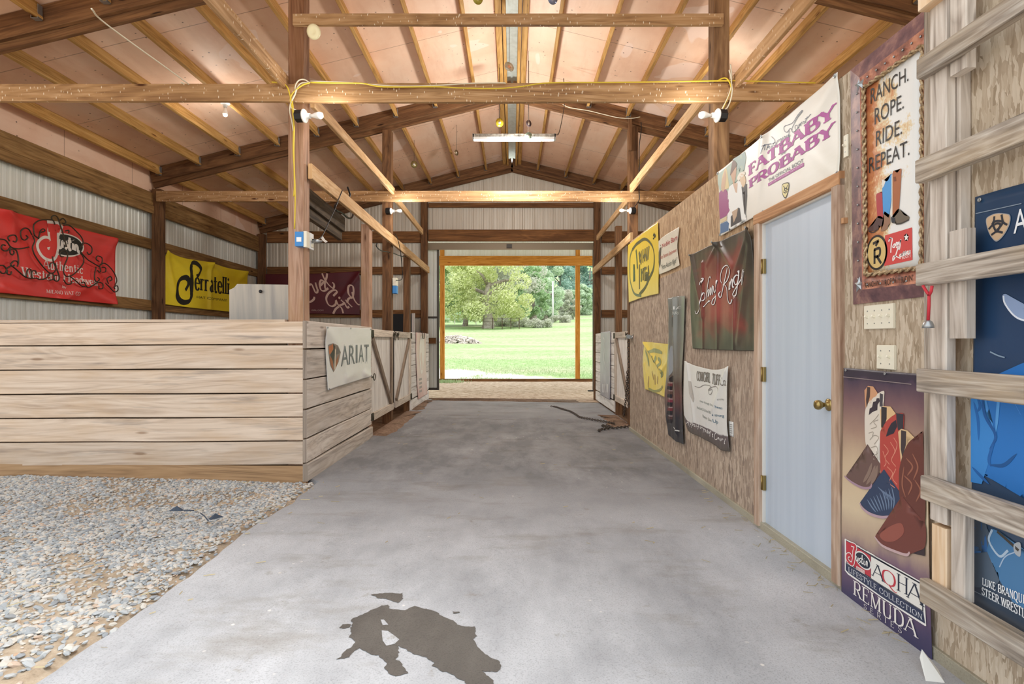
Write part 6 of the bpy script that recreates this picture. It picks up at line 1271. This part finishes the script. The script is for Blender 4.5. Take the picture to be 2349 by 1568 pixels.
# scrolled iron piece in front of it
t=thing('iron_scrollwork',onX(130,640,-5.50),'wrought iron scrollwork hanging in front of the red banner','ironwork')
for st in ((400,640,310,660,230,665,150,640,100,570,60,540,0,530),(150,640,100,690,50,690,15,650,40,610,75,620),(130,560,110,510,150,480,210,480,235,530,215,570,180,560),(145,650,140,720,170,750,195,720,185,690),(145,670,215,680,245,740,255,850,240,910),(255,880,235,840,190,835,150,880,170,910,200,890),(0,895,50,900,90,950,70,1000,20,1000,5,970),(90,940,150,905,200,930,280,1000,360,1060,440,1075,500,1070),(100,960,100,1010,145,1020,160,980),
  (530,520,480,480,465,400,470,330,540,275,650,262,730,270,760,330),(720,270,715,225,760,205,800,240,830,330,860,420,890,520,910,600,920,640),(830,270,870,245,910,290,890,320,860,310),(440,470,400,400,340,380,285,430,300,520,345,545,385,510,360,480),(450,480,480,560,450,640,470,730,530,830,610,930,690,1000,750,990,775,930,760,870,700,865,690,920),(530,530,560,420,600,390,620,420,560,440),(880,340,960,340,1060,430,1130,510,1150,590,1110,650),(900,420,950,410,950,450),(1140,590,1200,590,1265,640,1270,710,1230,745,1205,710),(1110,700,1160,760,1220,820,1300,870,1370,910),(1110,720,1155,790,1150,870,1080,960,1000,1030,920,1045,880,990,890,900,930,800,930,740,890,690,830,720,840,770,880,775),(725,770,740,850,790,960,820,1060,800,1110,755,1100,750,1040,790,1035),
  (1370,910,1410,860,1410,790,1350,765,1330,810,1370,840),(1390,890,1440,865,1510,910,1580,1000,1615,1100,1590,1170),(1380,910,1390,970,1370,990,1350,960),(1410,920,1460,930,1460,980,1420,990),(1330,920,1310,1000,1310,1090,1340,1120,1375,1090,1350,1060),(960,1040,1050,1110,1130,1180,1180,1180,1170,1130,1130,1130),(1180,1160,1220,1200,1290,1170,1360,1130,1420,1150,1420,1210,1370,1215,1370,1180),(1500,1150,1480,1080,1530,1050,1550,1090,1520,1110),(1460,1140,1520,1200,1580,1260,1630,1240,1625,1180,1580,1190,1590,1220),(500,1070,560,1090,640,1070,690,1010,730,1010,740,1080,690,1100),(880,1090,920,1150,980,1150,990,1110),(360,1060,380,960,420,950,440,1000),(440,1070,440,980,490,970,500,1010)):
    mb=MB(); mb.tube(smooth([onX(*q,-5.50) for q in K(*st)],5),.0075,6); link('scroll',mb,M['iron'],t)
# ---- N yellow hat banner
K=lambda *p:cr(350,540,7.118,*p)
b=Sheet('vinyl_banner','bright yellow banner with a black swash initial, on the ribbed left wall past the post','banner','X',-5.60,1,[K(140,238,480,365,900,438,1200,530,1520,585),K(138,680,500,740,900,800,1520,900),K(138,1118,500,1165,900,1210,1520,1270)],vinyl('yellow_vinyl_hat',[(0,'F8E028')],blotch='ECCB20',ba=.7),amp=.02,freq=1.3,d0=.03,folds=[tuple(K(150,250)[0])+tuple(K(330,900)[0])+(.07,.04),tuple(K(160,250)[0])+tuple(K(560,620)[0])+(.07,.03),tuple(K(900,445)[0])+tuple(K(905,1200)[0])+(.06,.04),tuple(K(900,450)[0])+tuple(K(700,560)[0])+(.07,.03),tuple(K(900,450)[0])+tuple(K(1080,640)[0])+(.07,.03),tuple(K(1510,590)[0])+tuple(K(1350,760)[0])+(.07,.03)],nu=160,nv=90,seed=14)
bk='1E1A10'
b.stroke(K(680,665,715,640,738,560,715,490,660,445,610,450,595,520,600,600),.085,bk,2,w2=.05,pen=60); b.stroke(K(598,480,590,560,600,700,608,800,600,920,595,1000,560,1070,480,1090,410,1060,370,990,360,880,385,770,430,705,500,685,545,720,550,790,520,860,500,890),.11,bk,2,w2=.055,pen=50)
b.poly(K(575,640,625,640,635,780,625,920,600,960,575,920,565,780),bk,3,'lettering')
b.text('erratelli',K(652,590,1220,690,1220,960,652,880),bk,2,'serif',thick=.19,thin=.07,sw=.05,sp=.05); b.text('HAT COMPANY',K(683,980,1182,1035,1182,1080,683,1020),bk,2); b.done(.03)
# ---- O maroon banner on the end wall
K=lambda *p:cr(690,560,7.84,*p)
b=Sheet('vinyl_banner','dark maroon banner with pale pink script on the end wall, past the corner post','banner','Y',11.82,-1,[[(560,629),(709,628),(826,622)],[(560,680),(709,677),(826,672)],[(560,718),(709,719),(826,722)]],vinyl('maroon_vinyl',[(0,'5C1A26')],blotch='4A1420',ba=.6),amp=.02,freq=1.5,d0=.012,folds=[(825,628,780,690,.06,.03)],nu=120,nv=70,seed=15)
pk='D8B8AA'
for st in ((160,735,200,720,240,800,275,870,310,840,270,690),(270,690,300,800,330,830),(345,760,400,700,410,660,370,650,345,720,370,820,430,840,500,790),(390,525,430,620,500,720,580,790,605,760,600,710,570,690),(480,525,470,600,440,690,450,800,500,810),(90,900,150,1030,200,1025,245,985,250,945),
   (590,930,620,900,655,860,640,830,580,830,500,890,465,980,500,1080,570,1115,630,1080,640,1010),(640,1000,680,1090,740,1150,770,1240),(690,1120,630,1170,590,1250),(730,1000,790,1060,840,1140,875,1120),(700,1100,760,1080,800,1050),(810,1000,860,1060,930,1130),(838,1050,858,990,895,965,930,975),(860,760,900,740,945,760,955,860,930,960,870,900,860,800,870,760),(930,860,960,980,1020,1070,1065,1090)): b.stroke(K(*st),.05,pk,2,w2=.022,pen=-40)
b.poly(K(680,965,700,940,725,965,705,990),pk,2,'lettering',True)
b.text('GIRL.COM',K(200,1170,415,1172,415,1202,200,1200),'B89A94',2); b.done(.03)
# ------------------------------------------------------------------ outdoors
def leafmat(name,cs):
    m=bpy.data.materials.new(name); m.use_nodes=True; nt=m.node_tree; nt.nodes.clear(); o=nt.nodes.new('ShaderNodeOutputMaterial')
    geo=nd(nt,'ShaderNodeNewGeometry'); r=geo.outputs['Random Per Island']; col=ramp(nt,r,[(0,cs[0]),(.5,cs[1]),(1,cs[2])])
    d=nd(nt,'ShaderNodeBsdfDiffuse',{'Color':col}); t=nd(nt,'ShaderNodeBsdfTranslucent',{'Color':col}); x=nd(nt,'ShaderNodeMixShader',{0:.5,1:d.outputs[0],2:t.outputs[0]}); nt.links.new(x.outputs[0],o.inputs[0]); return m
LM=[leafmat('yellow_green_leaves',('BCC684','D6DCA6','E8EAC4')),leafmat('mid_green_leaves',('94B484','B4CEA0','CEDEBC')),leafmat('pale_green_leaves',('B4CAA8','CCDCC0','DEE8D4')),leafmat('bluish_evergreen_leaves',('9CBCAE','B6D0C4','CCDED6')),leafmat('grey_green_leaves',('B8BCA8','CED0C0','DEDED2'))]  # leaf colours lightened to stand in for outdoor haze and overexposure
M['bark']=ground('grey_bark',('6E625A','9C9088','BEB4AC'),4)
def crown(cl,n,size,seed):
    rnd=random.Random(seed); V=[];Fc=[]
    for k in range(n):
        c,r=rnd.choice(cl); 
        while True:
            d=Vector((rnd.uniform(-1,1),rnd.uniform(-1,1),rnd.uniform(-1,1)))
            if .25<d.length<1: break
        d=d*(d.length**-.35); p=Vector(c)+Vector((d.x*r,d.y*r,d.z*r*.75)); a=Vector((rnd.gauss(0,1),rnd.gauss(0,1),rnd.gauss(0,1))).normalized(); e=a.orthogonal().normalized(); f=a.cross(e); s_=size*rnd.uniform(.6,1.4); b=len(V)
        V+=[p+e*s_,p+f*s_*.55,p-e*s_,p-f*s_*.55]; Fc.append((b,b+1,b+2,b+3))
    return V,Fc
def tree(px,Y,hw,ztop,zbot,lm,lab,seed,n=9000,size=.3,shape='round',tr=.25,bx=None,cat='tree',grp='trees beyond the barn',trunkh=None):
    X=(px-CX)*Y/F; g=terr(X,Y); rnd=random.Random(seed); W=hw*Y/F; top=1.24+(784-ztop)*Y/1220; bot=max(g+.1,1.24+(784-zbot)*Y/1220); t=thing('tree',(X,Y,g),lab,cat,grp)
    cl=[]
    for k in range(46):
        v=rnd.random(); zz=bot+(top-bot)*v
        if shape=='round': w=W*math.sqrt(max(.05,1-(2*v-.85)**2*.75))
        else: w=W*(1.05-.85*v)
        a=rnd.uniform(0,6.28); q=math.sqrt(rnd.random()); cl.append(((X+math.cos(a)*w*q,Y+math.sin(a)*w*q*.7,zz),W*rnd.uniform(.18,.34)))
    V,Fc=crown(cl,n,size*.55,seed); mb=MB(); mb.v=V
    for q_ in Fc: mb.face(q_)
    link('crown',mb,LM[lm],t)
    mb=MB(); th=bot+(top-bot)*.55; pts=[(X,Y,g-.4),(X+.03*W,Y,g+(bot-g)*.5),(X-.04*W,Y,bot+.2*(top-bot)),(X+.05*W,Y,th)]; mb.tube(smooth(pts,4),[tr*(1.25-.9*k/12) for k in range(13)],8)
    for k in range(7):
        b0=Vector((X,Y,bot+(th-bot)*rnd.uniform(-.05,.9))); a=rnd.uniform(0,6.28); e=b0+Vector((math.cos(a)*W*.75,math.sin(a)*W*.5,(top-bot)*rnd.uniform(.08,.25))); mb.tube([b0,b0.lerp(e,.5)+Vector((0,0,.3)),e],[tr*.4,tr*.25,tr*.08],5)
    link('trunk',mb,M['bark'],t); return t
tree(1118,66,105,575,722,0,'broad yellow-green tree with a grey trunk in the middle of the pasture edge',1,19000,.26,tr=.7)
tree(1162,74,70,590,718,4,'thick-trunked tree just right of the broad yellow-green tree',2,12000,.28,tr=1.1)
tree(1066,72,75,590,716,0,'yellow-green tree with a thin pale trunk at the left of the opening',3,14000,.26,tr=.35)
tree(1002,70,70,590,712,1,'leafy tree at the extreme left of the opening, partly behind the lean-to post',4,9000,.3,tr=.4)
tree(1190,72,26,655,735,1,'dark green bush at the foot of the thick trunk',5,5000,.2,tr=.15,cat='bush')
tree(1222,76,36,610,720,1,'narrow deep green tree left of the utility pole group',6,8000,.28,tr=.6)
tree(1250,84,44,640,728,2,'pale rounded tree just left of the utility pole',7,9000,.3,tr=.6)
tree(1303,92,28,668,728,4,'small greyish tree to the right of the utility pole',8,6000,.3,tr=.4)
k=0
for px,Y,hw,zt_,lm,sh,lab in ((1010,112,60,545,2,'round','tall pale tree far behind the left fence'),(1075,118,60,540,1,'round','tall green tree behind the broad yellow-green one'),(1140,116,60,535,2,'round','tall pale tree rising behind the thick-trunked one'),(1200,112,55,540,4,'round','grey-green tall tree behind the deep green one'),(1245,118,50,560,2,'round','tall pale tree behind the rounded one'),(1285,122,48,545,3,'cone','bluish evergreen left of the right lean-to post'),(1318,126,46,550,3,'cone','bluish evergreen hidden partly by the right lean-to post'),(1352,124,50,540,3,'cone','bluish evergreen at the right edge of the opening'),(1390,130,56,540,3,'cone','evergreen beyond the right edge of the opening'),(965,118,60,545,1,'round','tall green tree beyond the left edge of the opening'),(1335,104,30,655,2,'round','low pale bush tree at the foot of the right evergreens')):
    k+=1; tree(px,Y,hw,zt_,735,lm,lab,30+k,9000,.44,sh,tr=.4)
for k,(px,Y,hw,zt_,zb_,lab) in enumerate(((1150,70,22,722,742,'dry brush heaped around the thick trunk'),(1195,68,26,728,746,'low dry brush right of the thick trunk'),(1235,66,26,730,748,'low dry brush left of the utility pole'),(1285,80,24,722,742,'low brush right of the utility pole'),(1040,86,40,715,740,'dark undergrowth behind the white fence'),(1100,90,40,712,738,'dark undergrowth behind the middle of the fence'))):
    X=(px-CX)*Y/F; g=terr(X,Y); W=hw*Y/F; rnd=random.Random(k); tp=1.24+(784-zt_)*Y/1220
    V,Fc=crown([((X+rnd.uniform(-1,1)*W,Y+rnd.uniform(-.6,.6),g+rnd.uniform(.1,.8)*(tp-g)),max(.3,(tp-g)*.35)) for _ in range(26)],3600,.09,k+60); mb=MB(); mb.v=V
    for f in Fc: mb.face(f)
    link('bush',mb,LM[4] if k<4 else LM[1],None,lab,'bush','brush along the pasture edge')
# fence, utility pole, wood pile
def onT(px,Y): X=(px-CX)*Y/F; return Vector((X,Y,terr(X,Y)))
t=thing('rail_fence',onT(1060,78),'pale rail fence at the left edge of the pasture','fence')
P=[onT(x,78) for x in (1018,1043,1066,1092)]
for p in P: timber('fence_post',p-Vector((0,0,.2)),p+Vector((0,0,1.5)),.14,.14,'whitewash',up=(0,1,0),parent=t)
for h in (1.35,.75): 
    for a,b in zip(P,P[1:]): timber('fence_rail',a+Vector((0,0,h)),b+Vector((0,0,h)),.06,.12,'whitewash',parent=t)
t=thing('wire_fence',onT(1160,63),'thin dark post and wire fence in front of the thick trunk','fence')
P=[onT(x,64) for x in (1108,1130,1152,1172,1191)]
for p in P: timber('fence_post',p-Vector((0,0,.2)),p+Vector((0,0,1.35)),.09,.09,'oldplank',up=(0,1,0),parent=t)
mb=MB()
for h in (.5,.9,1.25): mb.tube([p+Vector((0,0,h)) for p in P],.015,4)
link('wire',mb,M['chain'],t)
p=onT(1268,80); mb=MB(); mb.tube([p-Vector((0,0,.3)),Vector((p.x,p.y,1.24+(784-645)*80/1220))],[.17,.12],10); link('utility_pole',mb,flat('weathered_white_pole','E6E6E2',.7),None,'tall pale utility pole right of centre','pole')
pts=[]
for k in range(900):
    a=random.uniform(0,6.28); q=math.sqrt(random.random()); dx=math.cos(a)*q*2.1; dy=math.sin(a)*q*1.0; hh=(1-q*q)*.62; X=-4.6+dx; Y=44+dy; pts.append((X,Y,terr(X,Y)+hh*random.uniform(.7,1.0),random.uniform(.07,.13)))
stones('stone_pile',pts,ground('stone_pile_grey',('8A8078','BDB4AA','DAD2C8'),3),label='heap of broken grey stones on the pasture at the left',cat='stone pile',kind='stuff')
# grass tufts beyond the threshold
rnd=random.Random(3); V=[];Fc=[]
def tuft(X,Y,h):
    b0=Vector((X,Y,terr(X,Y)-.01)); a=rnd.uniform(0,6.28); w=.007+.0006*Y*.3; s_=Vector((math.cos(a),math.sin(a),0)); l=Vector((rnd.gauss(0,.3),rnd.gauss(0,.3),1)).normalized()*h; i=len(V); V.extend([b0-s_*w,b0+s_*w,b0+l]); Fc.append((i,i+1,i+2))
for k in range(34000):
    Y=17.5+rnd.random()**2.2*26; X=rnd.uniform(-.2,.2)*Y*.95
    m_=Y+ .75*X+3.2*noise.noise((X*.5,Y*.5,1))+1.6*noise.noise((X*2,Y*2,2))
    if m_<19.9 and not (abs(X+.75*0+ .9)<.9 and 17.9<Y<18.7 and rnd.random()<.5): continue
    tuft(X,Y,rnd.uniform(.03,.11)*max(.15,1-(Y-17.5)/26))
for k in range(900): tuft(-2.1+rnd.gauss(0,.28),16.9+rnd.gauss(0,.2),rnd.uniform(.04,.13))
me=bpy.data.meshes.new('grass'); me.from_pydata(V,[],Fc); me.materials.append(leafmat('grass_blades',('98B07A','B0C494','C2D0AC'))); o=bpy.data.objects.new('grass',me); COL.objects.link(o); tag(o,'short green grass growing beyond the lean-to threshold','grass',None,'stuff')
# ------------------------------------------------------------------ camera, daylight, added fill lamps
cam=bpy.data.cameras.new('camera'); cam.sensor_width=36; cam.lens=F/2349*36; cam.clip_end=600; co=bpy.data.objects.new('camera',cam); COL.objects.link(co); co.location=(0,0,H); co.rotation_euler=(math.pi/2,0,0); S.camera=co
w=bpy.data.worlds.new('overcast_sky'); S.world=w; w.use_nodes=True; nt=w.node_tree; nt.nodes.clear()
tc=nd(nt,'ShaderNodeTexCoord').outputs['Generated']; sx=nd(nt,'ShaderNodeSeparateXYZ',{0:tc}).outputs
f=nd(nt,'ShaderNodeMapRange',{'Value':sx[1],1:-.9,2:.5,3:SKY[0],4:SKY[1]}).outputs[0]
hz=nd(nt,'ShaderNodeMapRange',{'Value':sx[2],1:-.1,2:.6,3:0.0,4:1.0}).outputs[0]
col=mix(nt,hz,(.97,.98,1.0),(.88,.95,1.0))
bg=nd(nt,'ShaderNodeBackground',{'Color':col,'Strength':f}); nt.links.new(bg.outputs[0],nd(nt,'ShaderNodeOutputWorld').inputs[0])
def sun(name,d,e,ang,c=(1,.98,.95)):
    l=bpy.data.lights.new(name,'SUN'); l.energy=e; l.angle=math.radians(ang); l.color=c; o=bpy.data.objects.new(name,l); COL.objects.link(o); o.rotation_euler=Vector(d).to_track_quat('-Z','Y').to_euler(); o.location=(0,-5,8)
sun('veiled_sun',SUN[0],SUN[1],SUN[2])
def lamp(name,loc,e,r,c=(1,.96,.9)):
    l=bpy.data.lights.new(name,'POINT'); l.energy=e; l.shadow_soft_size=r; l.color=c; o=bpy.data.objects.new(name,l); COL.objects.link(o); o.location=loc
for k,(n,p,e) in enumerate(BULB_FILLS): lamp('bulb_fill',p,e,.05)  # fill lamps added at the unlit bulbs to brighten the ceiling
tl=onY(1180,318,7.5)
lamp('tube_fill',(tl.x,7.5,tl.z-.14),TUBE_FILL,.12,(1,.98,.95))  # fill lamp added below the unlit tube, lifts the roof boards
v=S.view_settings; v.view_transform='Standard'; v.look='None'; v.gamma=1; v.use_curve_mapping=False; v.exposure=EXPO
S.cycles.max_bounces=10; S.cycles.diffuse_bounces=7; S.cycles.use_denoising=True
